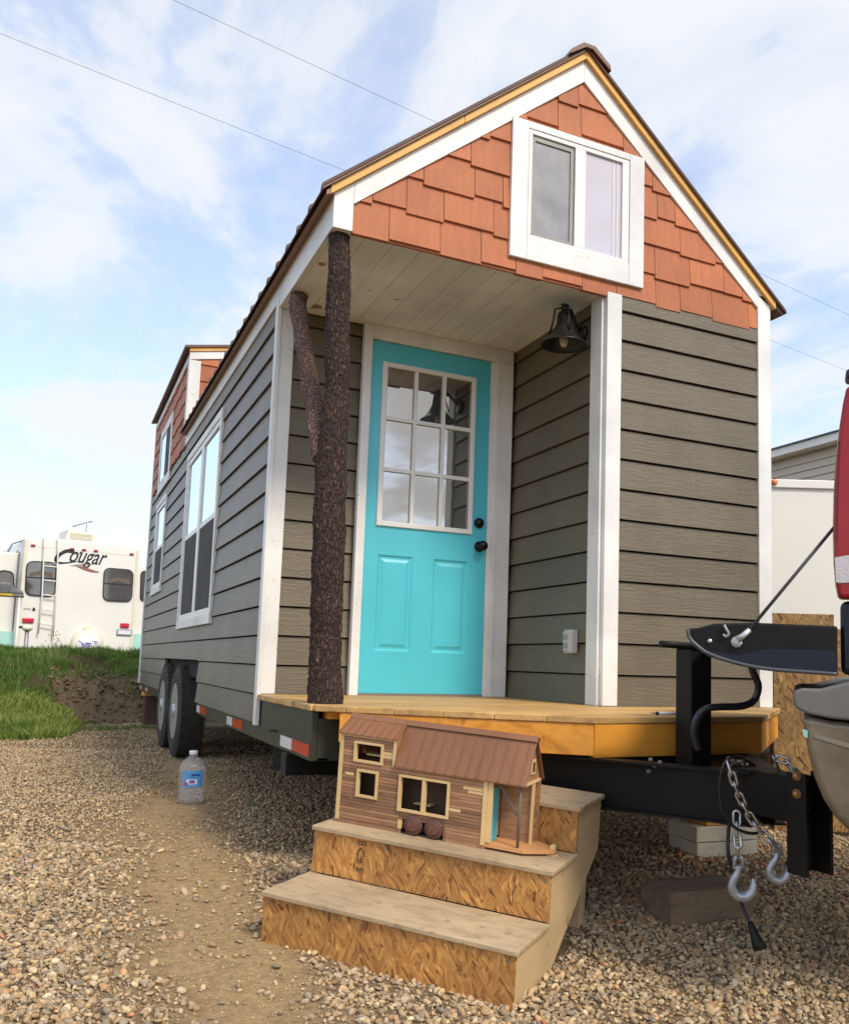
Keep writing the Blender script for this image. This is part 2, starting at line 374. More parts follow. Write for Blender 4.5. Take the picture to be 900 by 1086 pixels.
# roof slabs with ribs
def roof(x0, x1, name, yend=L+.06):
    zz = (lambda x: 2.295+.834*x) if x1 < 2 and x0 < 1 else (lambda x: rake(APX)-(x-APX)*.834*(APX/(W-APX)))
    b = MB(); y0, y1 = -.035, yend
    b.prism([(x0, y0, zz(x0)+.041), (x0, y0, zz(x0)+.049), (x1, y0, zz(x1)+.049), (x1, y0, zz(x1)+.041)], (0, y1-y0, 0))
    y = y0+.01
    while y < y1:
        for q0, q1, h in ((y, y+.034, .026),):
            b.prism([(x0-.004*(1 if x0 < 1 else 0), q0-.012, zz(x0)+.049), (x0, q0, zz(x0)+.049+h), (x0, q1-.01, zz(x0)+.049+h), (x0, q1, zz(x0)+.049)], (x1-x0, 0, zz(x1)-zz(x0)))
        y += .2286
    return b.build(name, 'roof', house)
roof(-.062, APX, 'metal_roof', DY-.01); roof(APX+.001, W+.09, 'metal_roof')
MB().prism([(-.040, -.018, 2.272), (-.040, -.018, 2.292), (.0, -.018, 2.292+.036), (-.0015, -.018, 2.288)], (0, DY, 0)).build('drip_edge', plain('brown_drip_edge', (.26, .14, .085), .45, .1), house)  # colour made lighter than the roof metal to offset its underside shade
MB().prism([(W+.075, -.02, 2.25), (W+.085, -.02, 2.285), (W+.0015, -.02, 2.292+.045), (W+.0015, -.02, 2.30)], (0, L+.05, 0)).build('drip_edge', 'roof', house)
rc = MB(); za = rake(APX)+.045
rc.prism([(APX-.12, -.05, za-.075), (APX-.11, -.05, za-.045), (APX-.035, -.05, za+.016), (APX+.035, -.05, za+.016), (APX+.13, -.05, za-.06), (APX+.135, -.05, za-.09), (APX+.02, -.05, za-.004), (APX-.02, -.05, za-.004)], (0, L+.12, 0))
rc.build('ridge_cap', 'roof', house)
# soffit with bead lines
sf = MB(); y0 = .03; x = .03
while x < XR+.02:
    x1 = min(x+.137, XR+.016)
    sf.box(x, x1-.0018, .031, YD+.03, ZC-.0, ZC+.014); x += .137
sf.build('porch_ceiling', 'soffit', house, .0015, 1)
MB().box(.03, XR+.02, .031, D, ZC+.015, ZC+.022).build('porch_ceiling_backing', 'soffit', house)
# gable shingles
def clip(poly, a, b, c):       # keep a*x+b*z<=c
    out = []
    for i in range(len(poly)):
        p, q = poly[i], poly[(i+1) % len(poly)]; dp = a*p[0]+b*p[1]-c; dq = a*q[0]+b*q[1]-c
        if dp <= 0: out.append(p)
        if dp*dq < 0: t = dp/(dp-dq); out.append((p[0]+(q[0]-p[0])*t, p[1]+(q[1]-p[1])*t))
    return out
def shingles(x0, x1, z0, z1, org, ex, nrm, limit=(), rowh=.165, seed=3, wr=(.12, .27), hole=None):
    rnd = random.Random(seed); b = MB(); z = z0; org = np.array(org, float); ex = np.array(ex, float); nrm = np.array(nrm, float)
    row = 0
    while z < z1:
        x = x0-rnd.random()*.1; par = rnd.random() < .5
        while x < x1:
            w = rnd.uniform(*wr); st = (0 if par else -.02)+rnd.uniform(-.003, .003); par = not par or rnd.random() < .15
            xa, xb = max(x, x0)+.0015, min(x+w, x1)-.0015
            if xb-xa > .008:
                poly = [(xa, z+st), (xb, z+st), (xb, z+rowh+.004), (xa, z+rowh+.004)]
                for l in limit: poly = clip(poly, *l) if len(poly) >= 3 else poly
                polys = [poly]
                if hole and len(poly) >= 3:
                    h0, h1, h2, h3 = hole
                    polys = [clip(poly, 1, 0, h0), clip(poly, -1, 0, -h1)]
                    mid_ = clip(poly, -1, 0, -h0); mid_ = clip(mid_, 1, 0, h1) if len(mid_) >= 3 else mid_
                    if len(mid_) >= 3: polys += [clip(mid_, 0, 1, h2), clip(mid_, 0, -1, -h3)]
                for poly in polys:
                    if len(poly) < 3: continue
                    th = .016+rnd.uniform(0, .002)
                    fr = [org+ex*p[0]+np.array([0, 0, p[1]])+nrm*(th-(p[1]-z)/rowh*.011) for p in poly]
                    bk = [org+ex*p[0]+np.array([0, 0, p[1]])-nrm*.008 for p in poly]
                    n = len(poly); b.add(fr+bk, [tuple(range(n)), tuple(range(2*n-1, n-1, -1))]+[(i, n+i, n+(i+1) % n, (i+1) % n) for i in range(n)])
            x += w
        z += rowh; row += 1
    return b
sl = .834; sr = .834*APX/(W-APX)
lim = [(-sl, 1, 2.20), (sr, 1, 2.20+sr*W)]
shingles(TW, W-TW, ZC+.012, 3.3, (0, .022, 0), (1, 0, 0), (0, -1, 0), lim, seed=5, hole=(.93, 1.65, 2.25, 2.92)).build('gable_shingles', 'shingle', house)
MB().prism([(TW, .029, ZC+.03), (W-TW, .029, ZC+.03), (W-TW, .029, 2.25), (APX, .029, 3.25), (TW, .029, 2.25)], (0, .03, 0)).build('gable_backing', 'shingle', house)
MB().box(TW, XR+.12, .016, .03, ZC-.003, ZC+.012).build('gable_drip_board', 'shingle', house)
MB().prism([(.0, L-.01, ZC), (W, L-.01, ZC), (W, L-.01, 2.29), (APX, L-.01, 3.36), (0, L-.01, 2.29)], (0, .02, 0)).build('rear_gable', 'shingle', house)
# gable window
gw = wbox('gable_window', .8915, .985, -.010, .02, 2.2074, 2.9426)
def sub(b, name, m, par, bevel=0): return b.build(name, m, par, bevel)
OFF[gw.name] = Vector((0, 0, 0))
b = MB(); b.box(.986, 1.6, -.010, .02, 2.905, 2.9426).box(1.601, 1.694, -.010, .02, 2.2074, 2.9426).box(.986, 1.6, -.010, .02, 2.2074, 2.318)
sub(b, 'casing', 'white', gw, .003)
b = MB(); f0, f1, g0, g1 = .988, 1.598, 2.320, 2.903
b.box(f0, f1, -.006, .015, g1-.022, g1).box(f0, f1, -.006, .015, g0, g0+.022).box(f0, f0+.02, -.006, .015, g0+.022, g1-.022).box(f1-.042, f1, -.006, .015, g0+.022, g1-.022).box(1.262, 1.325, -.006, .015, g0+.022, g1-.022)
sub(b, 'frame', 'vinyl', gw, .002)
b = MB(); b.box(1.012, 1.252, .0, .006, 2.345, 2.36).box(1.012, 1.252, .0, .006, 2.852, 2.872).box(1.010, 1.026, .0, .006, 2.36, 2.852).box(1.236, 1.252, 0, .006, 2.36, 2.852)
sub(b, 'screen_frame', plain('screen_frame_grey', (.30, .29, .26), .5), gw)
sub(MB().box(1.0, 1.27, .007, .010, 2.33, 2.89), 'screen', 'gscreen', gw)
sub(MB().box(1.32, 1.56, .007, .010, 2.33, 2.89), 'pane', 'gcurtain', gw)
sub(MB().box(1.500, 1.508, .004, .0065, 2.345, 2.88).box(1.525, 1.531, .004, .0065, 2.345, 2.88), 'curtain_fold', plain('curtain_white', (.72, .70, .70), .6), gw)

# side windows on the left wall
def side_window(y0, y1, z0, z1, zm, two, cas=.06, name='side_window', sill=.075, upper_glass='winglass'):
    p = MB().box(-.008, .02, y0, y0+cas, z0+sill, z1-cas).box(-.008, .02, y1-cas, y1, z0+sill, z1-cas).box(-.008, .02, y0, y1, z1-cas+.001, z1).box(-.012, .02, y0, y1, z0, z0+sill-.001).build(name, 'white', house, .003)
    a0, a1, b0, b1 = y0+cas+.001, y1-cas-.001, z0+sill+.001, z1-cas-.001
    fr = MB(); t = .045
    fr.box(0, .02, a0, a0+t, b0, b1).box(0, .02, a1-t, a1, b0, b1).box(0, .02, a0+t, a1-t, b0, b0+t).box(0, .02, a0+t, a1-t, b1-t, b1)
    ym = (a0+a1)/2; cells = [(a0+t, a1-t)]
    if two: fr.box(0, .02, ym-.055, ym+.055, b0+t, b1-t); cells = [(a0+t, ym-.055), (ym+.055, a1-t)]
    fr.build('frame', 'vinyl', p, .002)
    for c0, c1 in cells:
        MB().box(.006, .019, c0, c1, zm-.02, zm+.022).build('meeting_rail', 'vinyl', p, .002)
        MB().box(.012, .018, c0, c1, zm+.022, b1-t).build('upper_pane', upper_glass, p)
        MB().box(.010, .018, c0, c1, b0+t, zm-.02).build('screen', 'screen', p)
    return p
side_window(2.817, 4.675, .4266, 2.009, 1.235, True)
side_window(6.34, 7.358, .8744, 1.956, 1.405, False)
# dormer
DY, DZ = 5.03, 3.13
dorm = MB().prism([(.02, DY+.02, 2.30), (.02, DY+.02, DZ-.02), (1.25, DY+.02, DZ+.19*1.25-.02), (1.25, DY+.02, 3.30)], (0, L-DY-.04, 0)).build('dormer', 'shingle', house)
OFF[dorm.name] = Vector((0, 0, 0))
shingles(0, L-DY, ZC+.055, DZ-.10, (.012, DY, 0), (0, 1, 0), (-1, 0, 0), seed=12, rowh=.165, hole=(1.20, 2.29, 2.10, 2.80)).build('shingles', 'shingle', dorm)
shingles(.09, 1.0, 2.35, 3.3, (0, DY+.012, 0), (1, 0, 0), (0, -1, 0), [(-.19, 1, DZ-.10)], seed=22, rowh=.165).build('shingles', 'shingle', dorm)
b = MB(); b.box(-.008, .10, DY-.008, DY+.03, 2.33, DZ-.09)
b.prism([(-.008, DY-.008, DZ-.089), (-.008, DY-.008, DZ-.012), (1.2, DY-.008, DZ+.19*1.2-.012), (1.2, DY-.008, DZ+.19*1.2-.089)], (0, .038, 0))
b.box(-.008, .02, DY+.0305, DY+.10, 2.33, DZ-.09).box(-.008, .02, DY+.0305, L, DZ-.089, DZ-.02).box(-.008, .02, L-.08, L+.004, ZB, DZ-.09)
b.build('dormer_trim', 'white', dorm, .002)
MB().prism([(-.012, DY-.02, DZ-.011), (-.012, DY-.02, DZ+.025), (1.3, DY-.02, DZ+.19*1.3+.025), (1.3, DY-.02, DZ+.19*1.3-.011)], (0, .08, 0)).build('dormer_strip', 'edge', dorm)
MB().prism([(-.06, DY-.035, DZ+.014), (-.06, DY-.035, DZ+.038), (1.31, DY-.035, DZ+.19*1.31+.045), (1.31, DY-.035, DZ+.19*1.31+.027)], (0, L-DY+.1, 0)).build('dormer_roof', 'roof', dorm)
dw = MB().box(-.010, .02, 6.20, 6.32, 2.07, 2.83).box(-.010, .02, 7.23, 7.355, 2.07, 2.83).box(-.010, .02, 6.3205, 7.2295, 2.73, 2.83).box(-.010, .02, 6.3205, 7.2295, 2.07, 2.18).build('dormer_window', 'white', house, .003)
MB().box(-.004, .018, 6.34, 6.75, 2.20, 2.71).build('screen', 'screen', dw); MB().box(-.004, .018, 6.80, 7.21, 2.20, 2.71).build('pane', 'winglass', dw)
MB().box(-.006, .015, 6.7505, 6.7995, 2.18, 2.73).build('frame', 'vinyl', dw)

# ---- door
door = MB()
dx0, dx1, dz0, dz1 = .5405, 1.3045, .014, 2.045
gx0, gx1, gz0, gz1 = .640, 1.180, .990, 1.898
yf = YD+.004
def framed(bm, x0, x1, z0, z1, holes_x0, holes_x1, hz0, hz1, ya, yb):
    bm.box(x0, holes_x0, ya, yb, z0, z1).box(holes_x1, x1, ya, yb, z0, z1).box(holes_x0, holes_x1, ya, yb, z0, hz0).box(holes_x0, holes_x1, ya, yb, hz1, z1)
# slab with two sunk panels below: build as grid pieces
def panel(bm, x0, x1, z0, z1, y):
    rings = [(0, 0), (.012, .009), (.022, .009), (.040, .001)]
    vs = []; fs = []
    for ins, dy in rings:
        vs += [(x0+ins, y+dy, z0+ins), (x1-ins, y+dy, z0+ins), (x1-ins, y+dy, z1-ins), (x0+ins, y+dy, z1-ins)]
    for i in range(3):
        for k in range(4): fs.append((4*i+k, 4*i+(k+1) % 4, 4*i+4+(k+1) % 4, 4*i+4+k))
    fs.append((12, 13, 14, 15)); bm.add(vs, fs)
p1 = (.628, .843, .25, .797); p2 = (.970, 1.192, .25, .797)
xs = [dx0, p1[0], p1[1], p2[0], p2[1], dx1]; zs = [dz0, .25, .797, gz0, gz1, dz1]
def quad(x0, x1, z0, z1): door.add([(x0, yf, z0), (x1, yf, z0), (x1, yf, z1), (x0, yf, z1)], [(0, 1, 2, 3)])
quad(dx0, dx1, dz0, .25); quad(dx0, p1[0], .25, .797); quad(p1[1], p2[0], .25, .797); quad(p2[1], dx1, .25, .797); quad(dx0, dx1, .797, gz0)
quad(dx0, gx0, gz0, gz1); quad(gx1, dx1, gz0, gz1); quad(dx0, dx1, gz1, dz1); panel(door, *p1, yf); panel(door, *p2, yf)
door.add([(dx0, yf+.04, dz0), (dx1, yf+.04, dz0), (dx1, yf+.04, dz1), (dx0, yf+.04, dz1)], [(3, 2, 1, 0)])
dro = door.build('front_door', 'door', house)
fr = MB(); o0, o1, q0, q1 = .608, 1.208, .961, 1.926
framed(fr, o0, o1, q0, q1, gx0, gx1, gz0, gz1, yf-.014, yf+.006)
fr.build('glazing_frame', 'vinyl', dro, .004)
mu = MB(); w3 = (gx1-gx0)/3; h3 = (gz1-gz0)/3
for i in (1, 2):
    mu.box(gx0+w3*i-.011, gx0+w3*i+.011, yf-.008, yf+.006, gz0, gz1)
for i in (1, 2):
    for k in range(3): mu.box(gx0+w3*k+(.0112 if k else 0), gx0+w3*(k+1)-(.0112 if k < 2 else 0), yf-.007, yf+.006, gz0+h3*i-.011, gz0+h3*i+.011)
mu.build('muntins', 'vinyl', dro)
MB().box(gx0, gx1, yf+.007, yf+.012, gz0, gz1).build('glass', 'glass', dro)
MB().lathe([(.032, 0), (.032, .006), (.014, .010), (.013, .035), (.027, .045), (.031, .058), (.024, .072), (.0, .076)], (1.2615, yf, .893), (0, -1, 0), 20).build('handle', 'knob', dro)
MB().lathe([(.031, 0), (.031, .012), (.022, .022), (.018, .024), (0, .026)], (1.255, yf, 1.035), (0, -1, 0), 20).build('deadbolt', 'knob', dro)
MB().box(dx0, dx1, YD-.012, YD+.03, .0005, .013).build('door_threshold', plain('grey_threshold', (.25, .22, .18), .5, .3), house)
wbox('door_trim', .4885, .5385, YD-.016, YD+.03, .0007, ZC-.001)
wbox('door_trim', .539, 1.4295, YD-.014, YD+.03, 2.049, ZC-.001)
wbox('door_trim', 1.3065, 1.337, YD-.006, YD+.03, .0007, 2.048)
wbox('door_trim', 1.3375, 1.366, YD-.02, YD+.03, .0007, 2.048)
wbox('door_trim', 1.3665, 1.455, YD-.016, YD+.03, .0007, 2.048)
wbox('door_trim', 1.43, 1.455, YD-.014, YD+.03, 2.0485, ZC-.001)
MB().box(dx0-.05, XR+.05, YD+.046, YD+.06, 0, ZC).build('inner_wall', 'dark', house)
# outlet
ob = MB().box(XR-.042, XR+.005, .225, .295, .262, .385).build('outlet_box', 'grey', house, .006)
MB().box(XR-.050, XR-.0425, .230, .290, .272, .376).build('cover', 'grey', ob, .004)
b = MB()
for z in (.300, .345): b.box(XR-.0525, XR-.0505, .236, .284, z-.014, z+.014)
b.build('flap', plain('grey_flap', (.30, .30, .31), .5), ob)
# porch lamp
lx, ly = 1.318, .175
lamp = MB().lathe([(.0, .12), (.032, .115), (.038, .09), (.040, .055), (.050, .035), (.066, .0), (.098, -.040), (.121, -.058), (.124, -.064), (.120, -.064), (.096, -.045), (.062, -.006), (.038, .04), (.0, .045)], (lx, ly, 1.945), (0, 0, 1), 32).build('wall_lamp', 'lampm', house)
b = MB(); b.tube([(XR, ly+.06, 1.99), (XR-.04, ly+.05, 2.03), (lx+.05, ly+.02, 2.095), (lx, ly, 2.075)], .010)
b.lathe([(.052, 0), (.052, .018), (.03, .022)], (XR+.004, ly+.06, 1.99), (-1, 0, 0), 20)
b.lathe([(.016, 0), (.020, .02), (.014, .03), (.02, .04), (0, .05)], (lx, ly, 2.065), (0, 0, 1), 14)
for a in (0, 2.09, 4.19):
    c, s = math.cos(a+.4), math.sin(a+.4)
    b.tube([(lx+.015*c, ly+.015*s, 2.09), (lx+.05*c, ly+.05*s, 2.083), (lx+.058*c, ly+.058*s, 2.02), (lx+.078*c, ly+.078*s, 1.945)], .0055, 8)
b.build('bracket', 'lampm', lamp)
MB().lathe([(.0, -.062), (.014, -.058), (.022, -.04), (.024, -.02), (.016, .01), (.014, .04)], (lx, ly, 1.935), (0, 0, 1), 16).build('bulb', 'bulb', lamp)

# ---- bark post and branch
def bark(path, radii, name, par, n=96, step=.008, amp=.006, seed=0, mat='bark'):
    P = [Vector(p) for p in path]; pts = []; rs = []
    for i in range(len(P)-1):
        k = max(1, int((P[i+1]-P[i]).length/step))
        for j in range(k):
            t = j/k; ts = t*t*(3-2*t); pts.append(P[i].lerp(P[i+1], t)); rs.append(radii[i]+(radii[i+1]-radii[i])*ts)
    pts.append(P[-1]); rs.append(radii[-1])
    for _ in range(12): pts = [pts[0]]+[(pts[i-1]+pts[i]*2+pts[i+1])/4 for i in range(1, len(pts)-1)]+[pts[-1]]
    b = MB(); b.tube([tuple(p) for p in pts], rs, n)
    vs = [];
    for idx, v in enumerate(b.v):
        i = min(idx//n, len(pts)-1); c = pts[i]; d = Vector(v)-c; r = d.length
        if r < 1e-5: vs.append(v); continue
        q = Vector((v[0]*1., v[1]*1., v[2]*.33))*88+Vector((seed, 0, 0))
        q = q+mnoise.noise_vector(Vector(v)*20)*.8
        dd = mnoise.voronoi(q)[0]; ridge = min(1, (dd[1]-dd[0])*1.8)
        big = mnoise.noise(Vector(v)*7+Vector((seed, 3, 1)))*.007
        rr = r+(ridge-.6)*amp*1.6+big; vs.append(tuple(c+d*(rr/r)))
    b.v = vs
    return b.build(name, mat, par)
tpath = [onY(345, 744.5, .10), onY(345, 700, .10), onY(346.5, 640, .10), onY(349, 560, .10), onY(350.5, 500, .10), onY(354, 455, .10), onY(357.5, 415, .095), onY(357.5, 365, .09), onY(359.5, 300, .08), onY(360.5, 238, .075)]
tpath[0][2] = -.001; tpath[-1][2] = ZC+.004
tp = bark([tuple(q) for q in tpath], [.078, .071, .071, .073, .070, .064, .056, .058, .054, .049], 'tree_trunk_post', house, amp=.0045)
OFF[tp.name] = Vector((0, 0, 0))
bpath = [onY(343, 486, .13), onY(337, 455, .20), onY(331, 420, .32), onY(323, 370, .52), onY(317, 335, .72), onY(315.5, 320, .80), onY(318, 311, .84)]
bpath[-1][2] = ZC+.003
bark([tuple(q) for q in bpath], [.050, .046, .042, .043, .044, .046, .048], 'branch', tp, n=64, amp=.0035, seed=9, mat='bark2')

# ---- deck
DK = [(.02, -.045), (.912, -.822), (1.799, -.774), (2.585, -.06), (2.585, -.005), (XR+.0, -.005), (XR, YD-.02), (.02, YD-.0)]
def clipband(poly, y0, y1):
    p = clip(poly, 0, -1, -y0); return clip(p, 0, 1, y1) if len(p) >= 3 else []
dk = MB(); y = -.83
poly0 = [(.02, -.045), (.912, -.822), (1.799, -.774), (2.585, -.06), (2.585, -.005), (.02, -.005)]
poly1 = [(.02-.012, -.005), (XR, -.005), (XR, YD+.02), (-.005, YD+.02)]
while y < YD:
    y1 = y+.136; jit = random.uniform(-.006, .006)
    for pl in (poly0, poly1):
        q = clipband(pl, y, y1)
        if len(q) >= 3: dk.prism([(p[0]+(jit if p[0] < .05 else 0), p[1], -.027) for p in q], (0, 0, .027))
    y += .14
deck = dk.build('porch_deck', 'deckw', house, .004)
def joist(a, b, z0, z1, th=.038, name='rim_joist', m='joist', ins=.006):
    a = np.array(a); b = np.array(b); t = (b-a)/np.linalg.norm(b-a); n = np.array([-t[1], t[0]])
    a = a+n*ins; b = b+n*ins
    return MB().hexa([(*a, z0), (*b, z0), (*(b+n*th), z0), (*(a+n*th), z0)], [(*a, z1), (*b, z1), (*(b+n*th), z1), (*(a+n*th), z1)]).build(name, m, house, .003)
joist((.10, -.115), (.905, -.815), -.150, -.0285); joist((.912, -.822), (1.797, -.772), -.157, -.0285, ins=.004); joist((1.799, -.772), (2.56, -.075), -.157, -.0285)
MB().box(.08, 2.5, -.03, 1.0, -.06, -.029).build('deck_framing', 'joist', house)
# ---- chassis
fb = MB(); fb.box(.021, .05, .014, 3.33, -.24, -.0285).box(.021, .05, 5.56, L-.05, -.24, -.155).box(.0505, .10, .014, 3.33, -.24, -.225)
fb.box(W-.05, W-.012, .014, L-.05, -.24, -.155).box(.05, W-.05, .014, .06, -.24, -.06)
for y in (1.2, 2.2, 3.3, 5.6, 6.8, 8.0): fb.box(.1, W-.06, y, y+.05, -.24, -.16)
fb.box(.2, W-.2, D, L-.05, -.155, -.145)
chassis = fb.build('trailer_frame', 'frame', house, .003)
OFF[chassis.name] = Vector((0, 0, 0))
MB().box(.1, W-.06, D+.06, L-.06, -.14, -.02).build('floor_pan', 'dark', house)
# wheel well liner
MB().box(.30, .34, 3.2, 5.7, -.2, .17).box(.02, .34, 3.30, 5.6, .166, .19).box(.02, .3, 3.29, 3.325, -.24, .166).box(.02, .3, 5.565, 5.6, -.24, .166).build('wheel_well', 'dark', house)
for ya, yb, yc in ((.561, .337, .03), (2.02, 1.84, 1.52), (3.32, 3.17, 2.87)):
    MB().box(.018, .0205, yb, ya, -.224, -.173).build('reflector', 'refw', chassis); MB().box(.018, .0205, yc, yb-.002, -.224, -.173).build('reflector', 'red', chassis)
for ya, m in ((7.0, 'red'), (7.25, 'refw'), (7.7, 'red'), (7.95, 'refw')): MB().box(.018, .0205, ya, ya+.2, -.224, -.183).build('reflector', m, chassis)
# wheels
def wheel(yc, xc=-.02, r=.392, zc=-.278, name='wheel'):
    prof = [(r*.60, 0), (r*.63, .0), (r*.80, -.008), (r*.93, .012), (r*.985, .03), (r, .05), (r, .165), (r*.985, .185), (r*.93, .205), (r*.7, .215), (r*.6, .20)]
    p = MB().lathe(prof, (xc, yc, zc), (1, 0, 0), 64, cap=False)
    n = 72
    for i in range(n):
        a = 2*math.pi*i/n; ca, sa = math.cos(a), math.sin(a); t = np.array([0, -sa, ca]); rr = np.array([0, ca, sa])
        for x0, x1, sh_ in ((.012, .045, 0), (.052, .085, .5), (.095, .13, 0), (.137, .17, .5), (.177, .205, 0)):
            a2 = a+sh_*2*math.pi/n; t2 = np.array([0, -math.sin(a2), math.cos(a2)]); r2 = np.array([0, math.cos(a2), math.sin(a2)])
            c = np.array([xc, yc, zc]); rin = r*.955 if x0 < .02 or x1 > .2 else r*.995; hh = .007 if rin > r*.96 else .022; w = .0115
            q = lambda X_, s_, h_: tuple(c+np.array([X_, 0, 0])+r2*(rin+h_)+t2*s_)
            p.hexa([q(x0, -w, 0), q(x1, -w, 0), q(x1, w, 0), q(x0, w, 0)], [q(x0, -w, hh), q(x1, -w, hh), q(x1, w, hh), q(x0, w, hh)])
    t_ = p.build(name, 'rubber', house)
    MB().lathe([(r*.605, .0), (r*.59, .004), (r*.55, .03), (r*.5, .05), (r*.3, .05), (r*.26, .03), (r*.17, .025), (r*.15, -.01), (0, -.012)], (xc, yc, zc), (1, 0, 0), 40).build('rim', 'rim', t_)
wheel(4.36); wheel(5.30)
for yc in (4.36, 5.30):
    MB().tube([(.2, yc, -.275), (W-.2, yc, -.275)], .04, 14).build('axle', 'black', house)
    MB().lathe([(.36, 0), (.385, .04), (.385, .17), (.36, .21)], (W-.23, yc, -.275), (1, 0, 0), 40).build('wheel', 'rubber', house)
# tongue (A-frame)
def beam(a, b, z0, z1, th, name):
    a = np.array(a); b = np.array(b); t = (b-a)/np.linalg.norm(b-a); n = np.array([-t[1], t[0]]); m = MB()
    def bx(o0, o1, za, zb): m.hexa([(*(a+n*o0), za), (*(b+n*o0), za), (*(b+n*o1), za), (*(a+n*o1), za)], [(*(a+n*o0), zb), (*(b+n*o0), zb), (*(b+n*o1), zb), (*(a+n*o1), zb)])
    bx(0, .008, z0+.008, z1-.008); bx(-.035, .045, z1-.008, z1); bx(-.035, .045, z0, z0+.008)
    return m.build(name, 'black', house)
beam((.02, .70), (1.248, -1.32), -.345, -.158, .05, 'tongue_beam'); beam((2.57, .70), (1.335, -1.32), -.345, -.158, .05, 'tongue_beam')
MB().box(.0, W, .35, .45, -.34, -.243).build('tongue_crossbar', 'black', house)
tg = MB(); tg.box(1.226, 1.236, -1.52, -1.26, -.300, -.152).box(1.330, 1.340, -1.52, -1.26, -.300, -.152).box(1.2362, 1.3298, -1.49, -1.24, -.162, -.152)
tg.build('tongue_nose', 'black', house, .002)
cp = MB(); cx0, cx1, cy0, cy1 = 1.222, 1.342, -1.585, -1.50
cp.box(cx0, cx0+.012, cy0, cy1, -.46, -.135).box(cx1-.012, cx1, cy0, cy1, -.46, -.135).box(cx0+.0125, cx1-.0125, cy1-.012, cy1, -.46, -.15)
coupler = cp.build('coupler_channel', 'black', house, .002)
OFF[coupler.name] = Vector((0, 0, 0))
# jack
MB().box(1.245, 1.345, -.98, -.88, -.36, .275).build('tongue_jack', 'black', house, .006)
MB().box(1.235, 1.355, -.99, -.87, .2755, .290).build('jack_cap', 'black', house)
MB().tube([tuple(deep(752, 686, 3.42)), tuple(deep(715, 684, 3.38)), tuple(deep(700, 683, 3.36))], .013, 12).build('jack_shaft', 'black', house)
def smoothpath(P, n=8):
    P = [np.array(p, float) for p in P]; out = []
    for i in range(len(P)-1):
        p0 = P[max(i-1, 0)]; p1 = P[i]; p2 = P[i+1]; p3 = P[min(i+2, len(P)-1)]
        for j in range(n):
            t = j/n; out.append(.5*((2*p1)+(-p0+p2)*t+(2*p0-5*p1+4*p2-p3)*t*t+(-p0+3*p1-3*p2+p3)*t**3))
    out.append(P[-1]); return out
ck = MB(); ck.tube(smoothpath([deep(792, 690, 3.32), deep(798, 712, 3.32), deep(804, 728, 3.32), deep(799, 743, 3.32), deep(786, 749, 3.30), deep(760, 750, 3.28), deep(748, 752, 3.28), deep(739, 762, 3.28), deep(736, 778, 3.28), deep(740, 796, 3.28)]), .0135, 12)
ck.build('crank_handle', plain('blue_black_tube', (.03, .033, .042), .3, .3), house)
# bolts on the coupler
for (px, py) in ((845, 823), (845, 842)):
    p = onX(px, py, cx0); MB().lathe([(.016, 0), (.016, .009), (.009, .011), (.009, .017), (0, .018)], p+np.array([.004, 0, 0]), (-1, -.25, 0), 12).build('bolt', 'bolt', coupler)
for (px, py) in ((868, 858), (868, 875), (868, 893), (868.5, 910)):
    p = onY(px, py, cy1-.012); p[0] = 1.298; MB().lathe([(.007, 0), (.007, .003), (0, .003)], p, (0, -1, 0), 10).build('hole', 'grey', coupler)
for q_ in ((690, 806), (694, 812), (688, 818), (700, 809)):
    u_ = np.array([1.248-.02, -1.32-.70]); u_ /= np.linalg.norm(u_); n_ = np.array([-u_[1], u_[0], 0]); d_ = ray(*q_); k_ = ((np.array([.02, .70, 0])-CAM)@n_)/(d_@n_); p_ = CAM+d_*k_
    MB().lathe([(.009, 0), (.009, .006), (.004, .007), (.004, .012), (0, .012)], p_, -n_ if (-n_)@F_ < 0 else n_, 8).build('bolt_head', 'greymetal', house)
# reflect tie: timber packing between deck and tongue
p = onZ(773, 803, -.158)
# safety chains
def chain(path, name, link=.050, r=.0047):
    P = smoothpath(path, 10); seg = np.cumsum([0]+[np.linalg.norm(P[i+1]-P[i]) for i in range(len(P)-1)])
    b = MB(); s = 0; k = 0; step = link*.74
    while s < seg[-1]-.005:
        i = np.searchsorted(seg, s+1e-6)-1; i = min(max(i, 0), len(P)-2); t = (s-seg[i])/(seg[i+1]-seg[i]+1e-9); c = P[i]+(P[i+1]-P[i])*t
        d = P[i+1]-P[i]; d /= np.linalg.norm(d); side = np.cross(d, F_); side /= np.linalg.norm(side); dep = np.cross(d, side)
        a = math.radians(28 if k % 2 == 0 else 110)+random.uniform(-.15, .15); w = side*math.cos(a)+dep*math.sin(a)
        hl, hw = link/2-.012, .0115; loop = []
        for q in range(20):
            th = 2*math.pi*q/20; x_ = math.cos(th)*hw; y_ = math.sin(th)*hw+(hl if math.sin(th) > 0 else -hl); loop.append(c+w*x_+d*y_)
        b.tube(loop, r, 8, closed=True); s += step; k += 1
    return b.build(name, 'chain', house)
